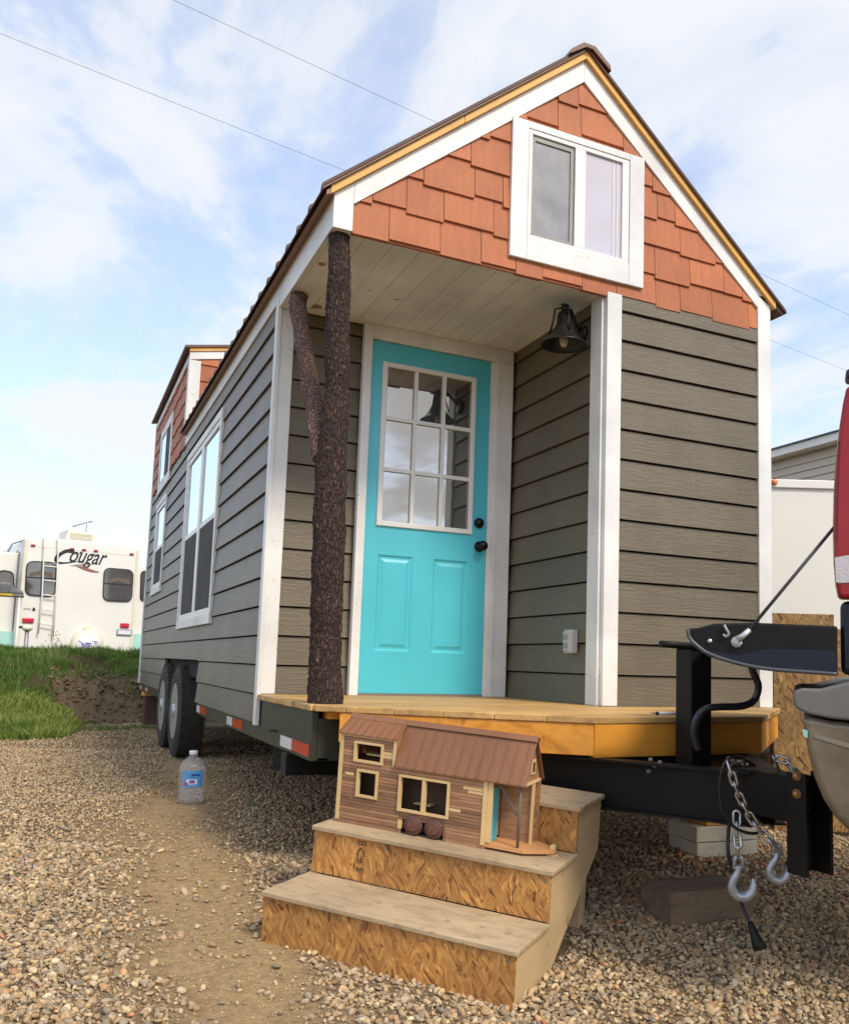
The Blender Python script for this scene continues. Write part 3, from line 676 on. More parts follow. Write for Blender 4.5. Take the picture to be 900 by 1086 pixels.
def hookmesh(top, scale, name, par, tilt=0., open_=1, depth=None):
    """clevis slip hook drawn in the plane facing the road"""
    q = [(0, 0), (-.004, -.012), (-.014, -.026), (-.019, -.042), (-.012, -.058), (.004, -.064), (.019, -.058), (.026, -.044), (.027, -.034), (.029, -.028)]
    rr = [.006, .0075, .0085, .0095, .0105, .0115, .0105, .008, .005, .0025]
    ct, st = math.cos(tilt), math.sin(tilt)
    pts = [np.array(top)+(R_*(x*ct-y*st)*open_+U_*(x*st+y*ct))*scale for x, y in q]
    pts = smoothpath(pts, 5); rs = np.interp(np.linspace(0, 9, len(pts)), range(10), rr)*scale
    b = MB(); b.tube(pts, list(rs), 12)
    t = np.array(top); b.tube([t-R_*.012*scale, t+R_*.012*scale], .004*scale, 8)
    for s_ in (-1, 1): b.tube([t+R_*.009*s_*scale, t+(R_*.008*s_+U_*.018)*scale, t+(R_*.004*s_+U_*.024)*scale], .004*scale, 8)
    return b.build(name, 'hook', par)
c1 = chain([deep(790, 809, 3.14), deep(776, 806, 3.05), deep(773, 812, 3.0), deep(776, 822, 2.99), deep(781, 838, 2.99), deep(789, 855, 2.99), deep(797, 869, 2.99), deep(806, 881, 2.99), deep(816, 891, 2.98), deep(822, 897, 2.98)], 'safety_chain')
OFF[c1.name] = Vector((0, 0, 0))
hookmesh(deep(824, 906, 2.98), 1.38, 'hook', c1, open_=1)
c2 = chain([deep(781, 868, 3.04), deep(781, 885, 3.03), deep(782, 896, 3.02), deep(782, 906, 3.02), deep(781, 914, 3.02)], 'safety_chain')
OFF[c2.name] = Vector((0, 0, 0))
hookmesh(deep(783, 920, 2.95), 1.55, 'hook', c2, tilt=.12)
chain([deep(846, 822, 3.10), deep(838, 812, 3.12), deep(830, 806, 3.14), deep(822, 806, 3.16), deep(824, 812, 3.16)], 'chain_end')
cab = MB().tube(smoothpath([deep(800, 812, 3.12), deep(782, 803, 3.02), deep(768, 810, 3.0), deep(763, 835, 3.0), deep(766, 860, 3.0), deep(778, 877, 3.0), deep(795, 884, 3.01), deep(812, 882, 3.06)]), .0055, 8)
cab.tube(smoothpath([deep(774, 868, 3.03), deep(772, 885, 3.03), deep(772, 905, 3.02), deep(776, 922, 3.02), deep(781, 942, 3.0), deep(788, 964, 2.95), deep(797, 982, 2.9)]), .0062, 8)
cable = cab.build('brake_cable', plain('black_cable', (.016, .016, .019), .4), house)
OFF[cable.name] = Vector((0, 0, 0))
p0, p1_ = deep(795, 978, 2.91), deep(806, 1007, 2.86)
ax_ = p1_-p0; LL = np.linalg.norm(ax_)
MB().lathe([(.008, 0), (.012, LL*.15), (.015, LL*.5), (.020, LL*.75), (.024, LL), (.018, LL*1.02)], p0, ax_, 16).build('plug', 'black', cable)
# ------------------------------------------------------------------ pen on deck
a = onZ(690, 756.5, .007); b_ = onZ(717, 757.0, .007)
pen = thing('marker_pen', 'small white marker pen lying on the porch deck beside the jack', 'pen', tuple(a-np.array([0, 0, .007])), world=True)
v = (b_-a); MB().tube([a+v*.28, a+v], .0065, 12).build('barrel', 'refw', pen); MB().tube([a+v*.20, a+v*.29], .0070, 12).build('cap', 'ink', pen); MB().tube([a, a+v*.21], [.002, .004], 8).build('tip', 'greymetal', pen)

# ------------------------------------------------------------------ steps
SO = np.array([-.283, -.601, -.77]); a = -.876; s1, s2 = -.06, .047
e1 = np.array([math.cos(a), math.sin(a), s1]); e2 = np.array([-math.sin(a), math.cos(a), s2]); e1 = np.array([.64, -.7667, -.06])
e1 = np.array([math.cos(a), math.sin(a), s1]); e1 /= np.linalg.norm(e1); e2 = e2-e1*(e1@e2); e2 /= np.linalg.norm(e2); e3 = np.cross(e1, e2)
SM4 = framemat(SO, e1, e2, e3)
steps = thing('wooden_steps', 'three-tread wooden steps of strand board and plywood in front of the porch', 'steps', mat=SM4)
SW = .932; T = [0, .2716, .520, .798]; Hh = [.170, .340, .502]; tk = .017
for k in range(3):
    b = MB(); y1 = T[k+1]-(.001 if k < 2 else 0); b.box(-.006, SW+.012, T[k]-.012, y1-.006 if k < 2 else T[3]+.004, Hh[k]-tk, Hh[k])
    b.build('tread', 'tread', steps, .003)
    z0 = -.02 if k == 0 else Hh[k-1]+.0005
    r_ = MB().box(.0, SW, T[k], T[k]+.014, z0, Hh[k]-tk-.0005).build('riser', 'osb', steps)
    if k == 1:
        st = MB()   # faded printed stamp: bars and an arch
        x0, zz = .19, .185
        st.box(x0, x0+.035, T[1]-.0012, T[1]-.0002, .300, .303).box(x0, x0+.035, T[1]-.0012, T[1]-.0002, .311, .314).box(x0+.0, x0+.004, T[1]-.0012, T[1]-.0002, .3032, .3108).box(x0+.016, x0+.019, T[1]-.0012, T[1]-.0002, .3032, .3108).box(x0+.031, x0+.035, T[1]-.0012, T[1]-.0002, .3032, .3108)
        st.tube([(x0+.003+.0135*(1-math.cos(t)), T[1]-.001, .262+.026*math.sin(t)) for t in np.linspace(0, math.pi, 14)], .0028, 6)
        st.tube([(x0+.003, T[1]-.001, .262), (x0+.006, T[1]-.001, .244), (x0+.020, T[1]-.001, .238), (x0+.026, T[1]-.001, .25), (x0+.016, T[1]-.001, .252)], .0026, 6)
        for q in range(5): st.box(x0+q*.007, x0+q*.007+.0045, T[1]-.0012, T[1]-.0002, .204+(q % 2)*.004, .222-(q % 3)*.003)
        st.build('stamp', plain('faded_stamp', (.10, .07, .035), .8), r_)
for k in range(3):
    zz_ = Hh[k]-tk-.02
    for xx_ in (.02, .31, .62, SW-.02): MB().lathe([(.0042, 0), (.0042, .0012), (0, .0014)], (xx_, T[k]-.0002, zz_), (0, -1, 0), 10).build('screw', 'greymetal', steps)
for xs_ in (0.0, SW-.016):
    b = MB(); x0, x1 = xs_+(.0), xs_+.016
    pr = [(0.0155, -.02), (.30, -.02), (T[3]-.01, .30), (T[3], Hh[2]-tk-.001), (T[2]+.0155, Hh[2]-tk-.001), (T[2]+.0155, Hh[1]-tk-.001), (T[1]+.0155, Hh[1]-tk-.001), (T[1]+.0155, Hh[0]-tk-.001), (.0155, Hh[0]-tk-.001)]
    b.prism([(x0, p[0], p[1]) for p in pr], (.016, 0, 0)); b.build('side_panel', 'ply', steps)
for xs_ in (.03, SW-.12): MB().box(xs_, xs_+.085, T[3]-.075, T[3]-.02, -.02, .45).build('leg', 'ply', steps, .003)
MB().box(.0165, SW-.0165, T[3]-.018, T[3]-.004, .25, Hh[2]-tk-.001).build('back_board', 'osb', steps)

# ------------------------------------------------------------------ model house on the second tread
by = .3635; mb0 = np.array([0., by, Hh[1]])
mO = SO+e1*0+e2*by+e3*(Hh[1]+.0005)
mod = thing('model_house', 'little reddish cedar model of the tiny house standing on the middle tread of the steps', 'model house', mat=framemat(mO, e1, e2, e3))
mw = .150; zb = .018; ze = .240; zr = .392; zd = .330
mx0, mx1, mx2 = .032, .650, .775
def mbox(nm, m, *a, par=None, bevel=0): return MB().box(*a).build(nm, m, par or mod, bevel)
# side wall with openings made from pieces
def wallpieces(x0, x1, z0, z1, holes, y0, y1):
    b = MB(); xs_ = sorted({x0, x1}|{h[0] for h in holes}|{h[1] for h in holes}); zs_ = sorted({z0, z1}|{h[2] for h in holes}|{h[3] for h in holes})
    for i in range(len(xs_)-1):
        for j in range(len(zs_)-1):
            cx, cz = (xs_[i]+xs_[i+1])/2, (zs_[j]+zs_[j+1])/2
            if not any(h[0] < cx < h[1] and h[2] < cz < h[3] for h in holes): b.box(xs_[i], xs_[i+1], y0, y1, zs_[j], zs_[j+1])
    return b
win = [(.113+.008, .205-.008, .115, .200), (.303, .495, .090, .205), (.102, .212, .243, .303)]
wl = wallpieces(mx0, mx1, zb, ze, [(win[0]), (win[1]), (.310, .485, 0, .052)], 0, .006)
wl.box(mx0, .270, 0, .006, ze, zd-.002) if False else None
wall = wl.build('side_wall', 'cedar', mod)
# horizontal strip siding lines
b = MB()
for i in range(26):
    z = zb+i*.0117
    if z > zd-.01: break
    for xa, xb in (((mx0+.008, mx1-.018),) if z < ze-.004 else ((mx0+.008, .262),)):
        segs = [(xa, xb)]
        for h in win+[(.310, .485, 0, .052)]:
            if h[2]-.008 < z+.005 < h[3]+.012:
                ns = []
                for s0, s1_ in segs:
                    if h[0]-.01 > s0: ns.append((s0, min(s1_, h[0]-.01)))
                    if h[1]+.01 < s1_: ns.append((max(s0, h[1]+.01), s1_))
                segs = [q for q in ns if q[1]-q[0] > .002]
        for s0, s1_ in segs: b.box(s0, s1_, -.003-.0012*((i*7) % 3)/2, .0, z+.0008, z+.0112)
b.build('side_siding', 'cedar', mod)
b = MB()
for x0_, x1_, z_ in ((.245-.03, .262, .262), (.215, .262, .274), (.555, .632, .196), (.575, .632, .184), (.505, .55, .112), (.06, .098, .163+.018)):
    MB().box(x0_, x1_, -.0050, -.0032, z_, z_+.0100).build('pale_strip', 'pine', mod)
wallpieces(mx0, .27, ze+.0005, zd, [(win[2])], 0, .006).build('dormer_wall', 'cedar', mod)
mbox('rear_wall', 'cedar', mx0, mx2+.015, mw-.006, mw, zb, ze)
mbox('floor', 'dark', mx0, mx1, .007, mw-.007, zb, zb+.01)
MB().prism([(mx0, 0, zb), (mx0, 0, zd), (mx0, mw/2, zr-.01), (mx0, mw, ze+.01), (mx0, mw, zb)], (.006, 0, 0)).build('end_wall', 'cedar', mod)
mbox('corner_trim', 'pine', mx0-.004, mx0+.012, -.006, .006, zb-.006, zd+.004)
mbox('corner_trim', 'pine', mx1-.016, mx1-.001, -.0065, .006, zb-.004, ze)
mbox('corner_trim', 'pine', mx1, mx1+.020, -.002, .004, zb+.006, ze)
mbox('eave_trim', 'pine', .262, mx2+.012, -.0075, -.002, ze-.006, ze+.004)
mbox('eave_trim', 'pine', mx0, .270, -.0075, -.002, zd-.004, zd+.006)
mbox('dormer_trim', 'pine', .262, .270, -.0075, .006, ze+.0045, zd-.0045)
for i, h in enumerate(win):
    f = MB(); t = .0085
    f.box(h[0]-t, h[0]+.001, -.010, .006, h[2]-t, h[3]+t).box(h[1]-.001, h[1]+t, -.010, .006, h[2]-t, h[3]+t).box(h[0]+.0012, h[1]-.0012, -.010, .006, h[3], h[3]+t).box(h[0]+.0012, h[1]-.0012, -.010, .006, h[2]-t, h[2])
    if i == 1: f.box((h[0]+h[1])/2-.007, (h[0]+h[1])/2+.007, -.009, .006, h[2]+.0005, h[3]-.0005)
    f.build('window_frame', 'pine', mod)
mbox('inner_room', plain('model_room', (.10, .055, .035), .8), mx0+.008, mx1-.05, .09, .11, zb+.011, ze)
mbox('shelf', 'pine', .33, .40, .05, .085, .10, .104)
mbox('bunk', 'pine', .12, .20, .04, .085, .255, .262)
# porch
mbox('porch_door_wall', 'cedar', mx1+.001, mx1+.006, .007, mw-.007, zb+.012, ze)
mbox('porch_door', 'door', mx1+.0065, mx1+.0095, .030, .078, .022, .205)
mbox('porch_side_wall', 'cedar', mx1+.01, mx2+.003, .100, .105, .02, ze)
b = MB()
for i in range(18): b.box(mx2+.0035, mx2+.0065, .098, mw-.004, .022+i*.0117, .032+i*.0117)
b.build('front_wall', 'cedar', mod)
mbox('front_trim', 'pine', mx2+.0035, mx2+.012, .090, .1005, .018, ze+.004); mbox('front_trim', 'pine', mx2+.004, mx2+.012, mw-.004, mw+.002, .018, ze)
mbox('porch_ceiling', 'cedar', mx1, mx2+.003, .006, .1, ze-.004, ze+.0)
# gable
MB().prism([(mx2+.002, 0.004, ze+.001), (mx2+.002, mw-.002, ze+.001), (mx2+.002, mw/2, zr-.012)], (.006, 0, 0)).build('gable', 'cedar', mod)
mbox('front_header', 'pine', mx2+.0085, mx2+.013, -.004, mw+.002, ze-.006, ze+.004)
mbox('gable_window', 'pine', mx2+.0085, mx2+.012, mw/2-.017, mw/2+.017, .268, .318)
mbox('gable_window_pane', 'dark', mx2+.0125, mx2+.0132, mw/2-.009, mw/2+.009, .276, .310)
# deck
MB().prism([(mx1-.002, 0, .008), (mx2+.02, 0, .008), (.885, mw*.5-.01, .008), (.885, mw*.5+.01, .008), (mx2+.02, mw, .008), (mx1-.002, mw, .008)], (0, 0, .013)).build('porch_deck', 'mdeck', mod)
mbox('tongue', 'pine', mx2, .880, mw*.5-.006, mw*.5+.006, -.004+.006, .0078)
MB().box(.868, .884, mw*.5-.008, mw*.5+.008, .0215, .036).box(.870, .880, mw*.5-.005, mw*.5+.005, .0, .0075).box(.858, .893, mw*.5-.012, mw*.5+.012, -.0, .0032).build('jack', 'pine', mod)
MB().tube([(.768, .012, .021), (.768, .012, ze)], .0052, 10).tube([(.760, .012, .130), (.700, .014, .215), (.672, .02, ze-.004)], .0040, 8).build('twig_post', plain('grey_twig', (.17, .14, .11), .8, bs=.4, bscale=200), mod)
for xw in (.362, .447):
    MB().lathe([(.0, -.002), (.012, -.003), (.014, 0), (.034, -.001), (.037, .002), (.037, .02), (.03, .022)], (xw, -.006, .0375), (0, 1, 0), 28).build('wheel', 'mwheel', mod)
    MB().lathe([(.020, -.0035), (.020, 0)], (xw, -.006, .0375), (0, 1, 0), 24).lathe([(.007, -.0065), (.007, -.0036)], (xw, -.006, .0375), (0, 1, 0), 12).build('hub', plain('hub_wood', (.17, .075, .05), .45), mod)
MB().box(.30, .315, -.006, .006, .018, .048).build('well_trim', 'pine', mod)
# roof
def mroof(x0, x1, ya, za, yb, zb_, step, nm):
    b = MB(); th = .004
    b.hexa([(x0, ya, za), (x1, ya, za), (x1, yb, zb_), (x0, yb, zb_)], [(x0, ya, za+th), (x1, ya, za+th), (x1, yb, zb_+th), (x0, yb, zb_+th)])
    x = x0+.002
    while x < x1:
        b.hexa([(x, ya-.002, za+th), (x+.005, ya-.002, za+th), (x+.005, yb, zb_+th), (x, yb, zb_+th)], [(x+.001, ya-.002, za+th+.005), (x+.004, ya-.002, za+th+.005), (x+.004, yb, zb_+th+.005), (x+.001, yb, zb_+th+.005)]); x += step
    return b.build(nm, 'mroof', mod)
mroof(.272, mx2+.022, -.014, ze-.004, mw/2, zr, .0415, 'roof'); mroof(mx0-.006, mx2+.022, mw+.014, ze-.004, mw/2+.001, zr, .0415, 'roof')
mroof(mx0-.010, .276, -.014, zd+.002, mw/2-.004, zr-.006, .034, 'dormer_roof')
MB().prism([(.2705, .0, ze+.0), (.2705, .0, zd), (.2705, mw/2-.01, zr-.012)], (-.005, 0, 0)).build('dormer_cheek', 'cedar', mod)
MB().prism([(mx0-.010, mw/2-.016, zr-.008), (mx0-.010, mw/2, zr+.010), (mx0-.010, mw/2+.016, zr-.008), (mx0-.010, mw/2, zr+.004)], (mx2-mx0+.036, 0, 0)).build('ridge_cap', 'mroof', mod)

# ------------------------------------------------------------------ ground
def smst(a, b, x): t = np.clip((x-a)/(b-a), 0, 1); return t*t*(3-2*t)
_pn = {}
def fnoise(x, y, s, seed=0):
    """value noise, numpy"""
    X = np.asarray(x)*s; Y = np.asarray(y)*s; xi = np.floor(X).astype(int); yi = np.floor(Y).astype(int); fx = X-xi; fy = Y-yi
    fx = fx*fx*(3-2*fx); fy = fy*fy*(3-2*fy)
    def h(i, j):
        n = (i*374761393+j*668265263+seed*974634777) & 0xffffffff; n = ((n ^ (n >> 13))*1274126177) & 0xffffffff; return ((n ^ (n >> 16)) & 0xffff)/65535.
    return (h(xi, yi)*(1-fx)+h(xi+1, yi)*fx)*(1-fy)+(h(xi, yi+1)*(1-fx)+h(xi+1, yi+1)*fx)*fy
def toe(x):   # where the bank starts, as y
    return 6.15+2.45*smst(-.85, -.45, x)+.25*(fnoise(x, 0*x, 1.7, 5)-.5)
def gz(x, y, fine=True):
    x = np.asarray(x, float); y = np.asarray(y, float)
    z = np.interp(y, [-4.2, -2.0, -1.3, -.6, .4, 1.7, 3.5], [-.97, -.876, -.828, -.775, -.715, -.675, -.66])
    t = toe(x); crest = 10.6
    hh = .80*smst(0, 1, (y-t)/(crest-t)); cut = smst(-1.05, -.8, x)*(1-smst(2., 4., x))*smst(7.5, 8.2, y+.6*smst(-.8, -.5, x))
    steep = .56*smst(8.45, 9.0, y)+.25*smst(9.0, 10.8, y)
    hh = np.where(y > t, hh, 0)*(1-cut)+steep*cut
    back = 1-smst(12.2, 15.5, y)
    z = z+hh*back
    z = z+(fnoise(x, y, .9, 1)-.5)*.03+(fnoise(x, y, 3.1, 2)-.5)*.018
    if fine:
        onb = smst(0, .4, y-t); z = z+onb*(fnoise(x, y, 2.2, 3)-.5)*.10+onb*cut*((fnoise(x, y, 6, 7)-.5)*.12+(fnoise(x, y, 15, 8)-.5)*.06)
    far = smst(15, 60, np.hypot(x, y)); z = z*(1-far)+far*(-.7)
    return z
def grid_axis(lo, hi, step, far):
    a = list(np.arange(lo, hi, step)); g = step; x = hi
    while x < far: a.append(x); g *= 1.28; x += g
    a.append(far); g = step; x = lo-step
    pre = []
    while x > -far: pre.append(x); g *= 1.28; x -= g
    pre.append(-far); return np.array(pre[::-1]+a)
ax_x = grid_axis(-3.2, 4.6, .035, 900); ax_y = grid_axis(-3.6, 12.6, .035, 900)
GX, GY = np.meshgrid(ax_x, ax_y); GZ = gz(GX, GY)
nx, ny = len(ax_x), len(ax_y)
vs = np.stack([GX, GY, GZ], -1).reshape(-1, 3)
ii = (np.arange(ny-1)[:, None]*nx+np.arange(nx-1)[None, :]).reshape(-1)
quads = np.stack([ii, ii+1, ii+nx+1, ii+nx], -1)
def fastmesh(name, V, Q, k, mat, smooth=True, attrs=None):
    me = bpy.data.meshes.new(name); me.vertices.add(len(V)); me.vertices.foreach_set('co', V.astype(np.float32).ravel())
    me.loops.add(len(Q)*k); me.loops.foreach_set('vertex_index', Q.astype(np.int32).ravel())
    me.polygons.add(len(Q)); me.polygons.foreach_set('loop_start', np.arange(0, len(Q)*k, k, dtype=np.int32)); me.polygons.foreach_set('loop_total', np.full(len(Q), k, dtype=np.int32))
    me.polygons.foreach_set('use_smooth', np.full(len(Q), smooth)); me.update(calc_edges=True)
    for n_, c_ in (attrs or {}).items():
        at = me.color_attributes.new(n_, 'FLOAT_COLOR', 'POINT'); at.data.foreach_set('color', np.concatenate([c_, np.ones((len(c_), 1))], 1).astype(np.float32).ravel())
    me.materials.append(mat); o = bpy.data.objects.new(name, me); C.objects.link(o); return o
def gravelness(x, y):
    """0 = bare sandy dirt, 1 = deep gravel"""
    x = np.asarray(x, float); y = np.asarray(y, float)
    px = -.30+.12*np.sin(y*1.3)-.10*(y < -1.0)*(y+1.0)*-1     # sandy track beside the house
    cx_ = np.interp(y, [-3, -1.6, -.7, .3, 1.4, 2.6, 5], [-.55, -.42, -.42, -.40, -.30, -.12, .1])
    wd = np.interp(y, [-3, -1.2, 0, 1.5, 3, 5], [.22, .24, .34, .36, .30, .1])
    s = 1-np.exp(-((x-cx_)/wd)**2*1.0)*.95
    # sandy patch right of the steps
    s2_ = 1-np.exp(-(((x-1.0)/.45)**2+((y+1.75)/.25)**2))*.45
    g = s*s2_+.18*(x < -.85)+.12*(x > .2); g = g+(fnoise(x, y, 2.6, 21)-.5)*.55+(fnoise(x, y, 7, 22)-.5)*.35
    return np.clip(g, 0, 1)
T_ = toe(GX); grassy = smst(-.1, .25, GY-T_); cutm = smst(-1.05, -.85, GX)*(1-smst(2., 4., GX)); 
onlydirt = cutm*smst(8.3, 8.6, GY)*(1-smst(9.25, 9.6, GY+.5*(fnoise(GX, GY, 3, 9)-.5)))
farg = smst(12, 20, np.hypot(GX, GY)); grassy = np.maximum(grassy*(1-onlydirt), farg)
transit = cutm*smst(6.5, 7.6, GY)*(1-smst(8.3, 8.5, GY))
def colmix(a, b, t): return a*(1-t[..., None])+b*t[..., None]
gr = gravelness(GX, GY)
sand = np.array([.42, .29, .15]); gcol = np.array([.21, .15, .088]); soil = np.array([.085, .062, .03]); dirt = np.array([.21, .15, .095])
col = colmix(np.broadcast_to(sand, GX.shape+(3,)), gcol, gr); col = colmix(col, np.array([.27, .21, .12]), transit); col = colmix(col, soil, grassy); col = colmix(col, dirt, onlydirt)
mg, nt, bs_ = new_mat('packed_dirt')
at = N(nt, 'ShaderNodeAttribute'); at.attribute_name = 'tint'
n, _ = noise_node(nt, 30, 8, .72); r = ramp(nt, n.outputs[0], [(.25, .55), (.5, 1.), (.75, 1.4)])
nt.links.new(mix(nt, 1., at.outputs['Color'], r.outputs[0], 'MULTIPLY'), bs_.inputs['Base Color']); bs_.inputs['Roughness'].default_value = .95; bs_.inputs['Specular IOR Level'].default_value = .15
n2, _ = noise_node(nt, 55, 8, .75); bump(nt, bs_, n2.outputs[0], .8, .02)
ground = fastmesh('ground', vs, quads, 4, mg, True, {'tint': col.reshape(-1, 3)})
ground['kind'] = 'structure'

# ------------------------------------------------------------------ gravel stones
def ico(sub):
    bm = bmesh.new(); bmesh.ops.create_icosphere(bm, subdivisions=sub, radius=1); bm.verts.ensure_lookup_table()
    v = np.array([p.co[:] for p in bm.verts]); f = np.array([[q.index for q in p.verts] for p in bm.faces]); bm.free(); return v, f
def randrot(n, flat=.5):
    yaw = rng.uniform(0, 2*math.pi, n); tx = rng.normal(0, flat, n); ty = rng.normal(0, flat, n)
    cz, sz, cx, sx, cy, sy = np.cos(yaw), np.sin(yaw), np.cos(tx), np.sin(tx), np.cos(ty), np.sin(ty)
    Z = np.zeros(n); O = np.ones(n)
    Rz = np.stack([cz, -sz, Z, sz, cz, Z, Z, Z, O], -1).reshape(n, 3, 3); Rx = np.stack([O, Z, Z, Z, cx, -sx, Z, sx, cx], -1).reshape(n, 3, 3); Ry = np.stack([cy, Z, sy, Z, O, Z, -sy, Z, cy], -1).reshape(n, 3, 3)
    return Rx@Ry@Rz
PAL = np.array([1.20, 1.09, .93])*np.array([[.40, .31, .20], [.33, .27, .19], [.47, .39, .27], [.27, .23, .18], [.22, .20, .17], [.38, .33, .27], [.31, .22, .14], [.50, .30, .18], [.44, .20, .12], [.55, .48, .36]])
PWT = np.array([.25, .19, .15, .11, .05, .13, .08, .008, .003, .025]); PWT /= PWT.sum()
def stones(px, py, size, sub, name_seed, sink=.25, palw=None):
    n = len(px); v, f = ico(sub); K = 16
    shapes = []
    for k in range(K):
        w = v.copy()
        for _ in range(9):
            d = rng.normal(size=3); d /= np.linalg.norm(d); s = w@d; lim = rng.uniform(.42, .8); over = np.clip(s-lim, 0, None); w = w-over[:, None]*d*.85
        w = w*(1+rng.normal(0, .035, (len(w), 1))); shapes.append(w)
    shapes = np.array(shapes); S = shapes[rng.integers(0, K, n)]
    sc3 = np.stack([np.ones(n), rng.uniform(.6, .95, n), rng.uniform(.38, .7, n)], -1)*size[:, None]*.5
    P = np.einsum('nij,nkj->nki', randrot(n), S*sc3[:, None, :])
    z = gz(px, py)+size*.5*(.45-sink)+rng.uniform(0, .3, n)*size*.35
    P += np.stack([px, py, z], -1)[:, None, :]
    c = PAL[rng.choice(len(PAL), n, p=PWT if palw is None else palw)]*rng.uniform(.74, 1.2, (n, 1))
    c = np.repeat(c, len(v), 0)
    F = (f[None]+(np.arange(n)*len(v))[:, None, None]).reshape(-1, 3)
    return P.reshape(-1, 3), F, c
def scatter(n, d0, d1, lat0=-.66, lat1=.52):
    """uniform over the ground seen between two distances from the viewpoint (a margin each side)"""
    d = np.sqrt(rng.uniform(d0*d0, d1*d1, n)); l = rng.uniform(lat0, lat1, n)*d
    f2 = F_[:2]/np.linalg.norm(F_[:2]); r2 = np.array([f2[1], -f2[0]])
    return CAM[0]+f2[0]*d+r2[0]*l, CAM[1]+f2[1]*d+r2[1]*l
def keep(x, y, thin=1.0):
    g = gravelness(x, y); k = rng.uniform(0, 1, len(x)) < np.clip(g*1.25-.10, .05, 1)*thin
    k &= ~((y > toe(x)-.1+rng.normal(0, .10, len(x))))
    k &= ~((x > -.8) & (y > 7.3+rng.normal(0, .25, len(x))))
    # keep clear of the inside of the steps
    q = np.stack([x-SO[0], y-SO[1]], -1); u = q@e1[:2]; w = q@e2[:2]; k &= ~((u > .01) & (u < SW-.01) & (w > .01) & (w < .6))
    return x[k], y[k]
Vs, Fs, Cs = [], [], []; off = 0
def push(r):
    global off
    Vs.append(r[0]); Fs.append(r[1]+off); Cs.append(r[2]); off += len(r[0])
def batch(n, d0, d1, lo, hi, sub, thin=1.0, sink=.25, palw=None, **kw):
    x, y = keep(*scatter(n, d0, d1, **kw), thin); s = lo+(hi-lo)*rng.beta(1.6, 3.2, len(x)); push(stones(x, y, s, sub, 0, sink, palw))
batch(36000, 1.5, 4.3, .013, .044, 2, sink=.12)
batch(60000, 1.5, 4.3, .005, .016, 1, sink=.2)
batch(95000, 4.2, 8.0, .010, .038, 1, sink=.1)
batch(52000, 7.8, 12., .014, .042, 1, sink=.1)
batch(130, 1.6, 5.0, .045, .075, 2, .8, .45)
# loose grit on the sandy places
x, y = scatter(30000, 1.6, 5.2); k = gravelness(x, y) < .75; x, y = x[k], y[k]; push(stones(x, y, rng.uniform(.004, .012, len(x)), 1, 0, .2))
# rusty brick-coloured chips at the left of the picture and under the tongue
redw = np.array([.12, .08, .08, .03, .02, .04, .15, .28, .12, .04]); redw /= redw.sum()
for cx_, cy_, rx, ry, n_ in ((-1.12, -1.55, .22, .5, 330), (-.95, -2.0, .25, .3, 150), (1.9, -.35, .55, .35, 900)):
    x = rng.normal(cx_, rx, n_); y = rng.normal(cy_, ry, n_); push(stones(x, y, rng.uniform(.012, .042, n_), 1, 0, .0, redw))
mp_, nt, bs_ = new_mat('river_gravel')
at = N(nt, 'ShaderNodeAttribute'); at.attribute_name = 'tint'
n, _ = noise_node(nt, 160, 4, .65); r = ramp(nt, n.outputs[0], [(.3, .72), (.7, 1.25)])
nt.links.new(mix(nt, 1., at.outputs['Color'], r.outputs[0], 'MULTIPLY'), bs_.inputs['Base Color']); bs_.inputs['Roughness'].default_value = .85; bs_.inputs['Specular IOR Level'].default_value = .25
bump(nt, bs_, n.outputs[0], .35, .004)
grv = fastmesh('gravel', np.concatenate(Vs), np.concatenate(Fs), 3, mp_, True, {'tint': np.concatenate(Cs)})
tag(grv, 'tan and grey river gravel loosely spread over the yard', 'gravel', kind='stuff')

# ------------------------------------------------------------------ grass
def blades(x, y, h, name, w=.006, colA=(.065, .145, .025), colB=(.21, .30, .06)):
    n = len(x); z = gz(x, y)-.01; a = rng.uniform(0, 2*math.pi, n); lean = rng.uniform(.1, .75, n)*h; la = rng.uniform(0, 2*math.pi, n)
    dx, dy = np.cos(a)*w, np.sin(a)*w; lx_, ly_ = np.cos(la)*lean, np.sin(la)*lean
    P = np.stack([np.stack([x-dx, y-dy, z], -1), np.stack([x+dx, y+dy, z], -1), np.stack([x-dx*.8+lx_*.35, y-dy*.8+ly_*.35, z+h*.55], -1), np.stack([x+dx*.8+lx_*.35, y+dy*.8+ly_*.35, z+h*.55], -1), np.stack([x+lx_, y+ly_, z+h*.95], -1)], 1)
    F = np.array([[0, 1, 3], [0, 3, 2], [2, 3, 4]])[None]+(np.arange(n)*5)[:, None, None]
    t = rng.uniform(0, 1, n)[:, None]; pt = (fnoise(x, y, 1.3, 31)[:, None]*.7+fnoise(x, y, 5.3, 32)[:, None]*.5+t*.7-.5).clip(0, 1)
    c = np.array(colA)*(1-pt)+np.array(colB)*pt; return P.reshape(-1, 3), F.reshape(-1, 3), np.repeat(c, 5, 0)
gv, gf, gc = [], [], []; o2 = 0
def gpush(r):
    global o2
    gv.append(r[0]); gf.append(r[1]+o2); gc.append(r[2]); o2 += len(r[0])
n_ = 150000; x = rng.uniform(-4.2, 1.2, n_); y = rng.uniform(5.6, 13.2, n_); t_ = y-toe(x)
clump = fnoise(x, y, 2.4, 33)*.6+fnoise(x, y, 6.5, 34)*.4
cutq = smst(-1.08, -.85, x+.3*(fnoise(x, y, 5, 50)-.5)); d_ = cutq*((y > 8.2) & (y < 9.5+.6*(fnoise(x, y, 3, 9)-.5))); 
k = (t_ > -.12) & (rng.uniform(0, 1, n_) < smst(-.15, .25, t_)*(.25+clump*1.35)) & ~((d_ > rng.uniform(.0, 1.1, n_))) & ~((cutq > .5) & (y < 8.2) & (rng.uniform(0, 1, n_) < .8))
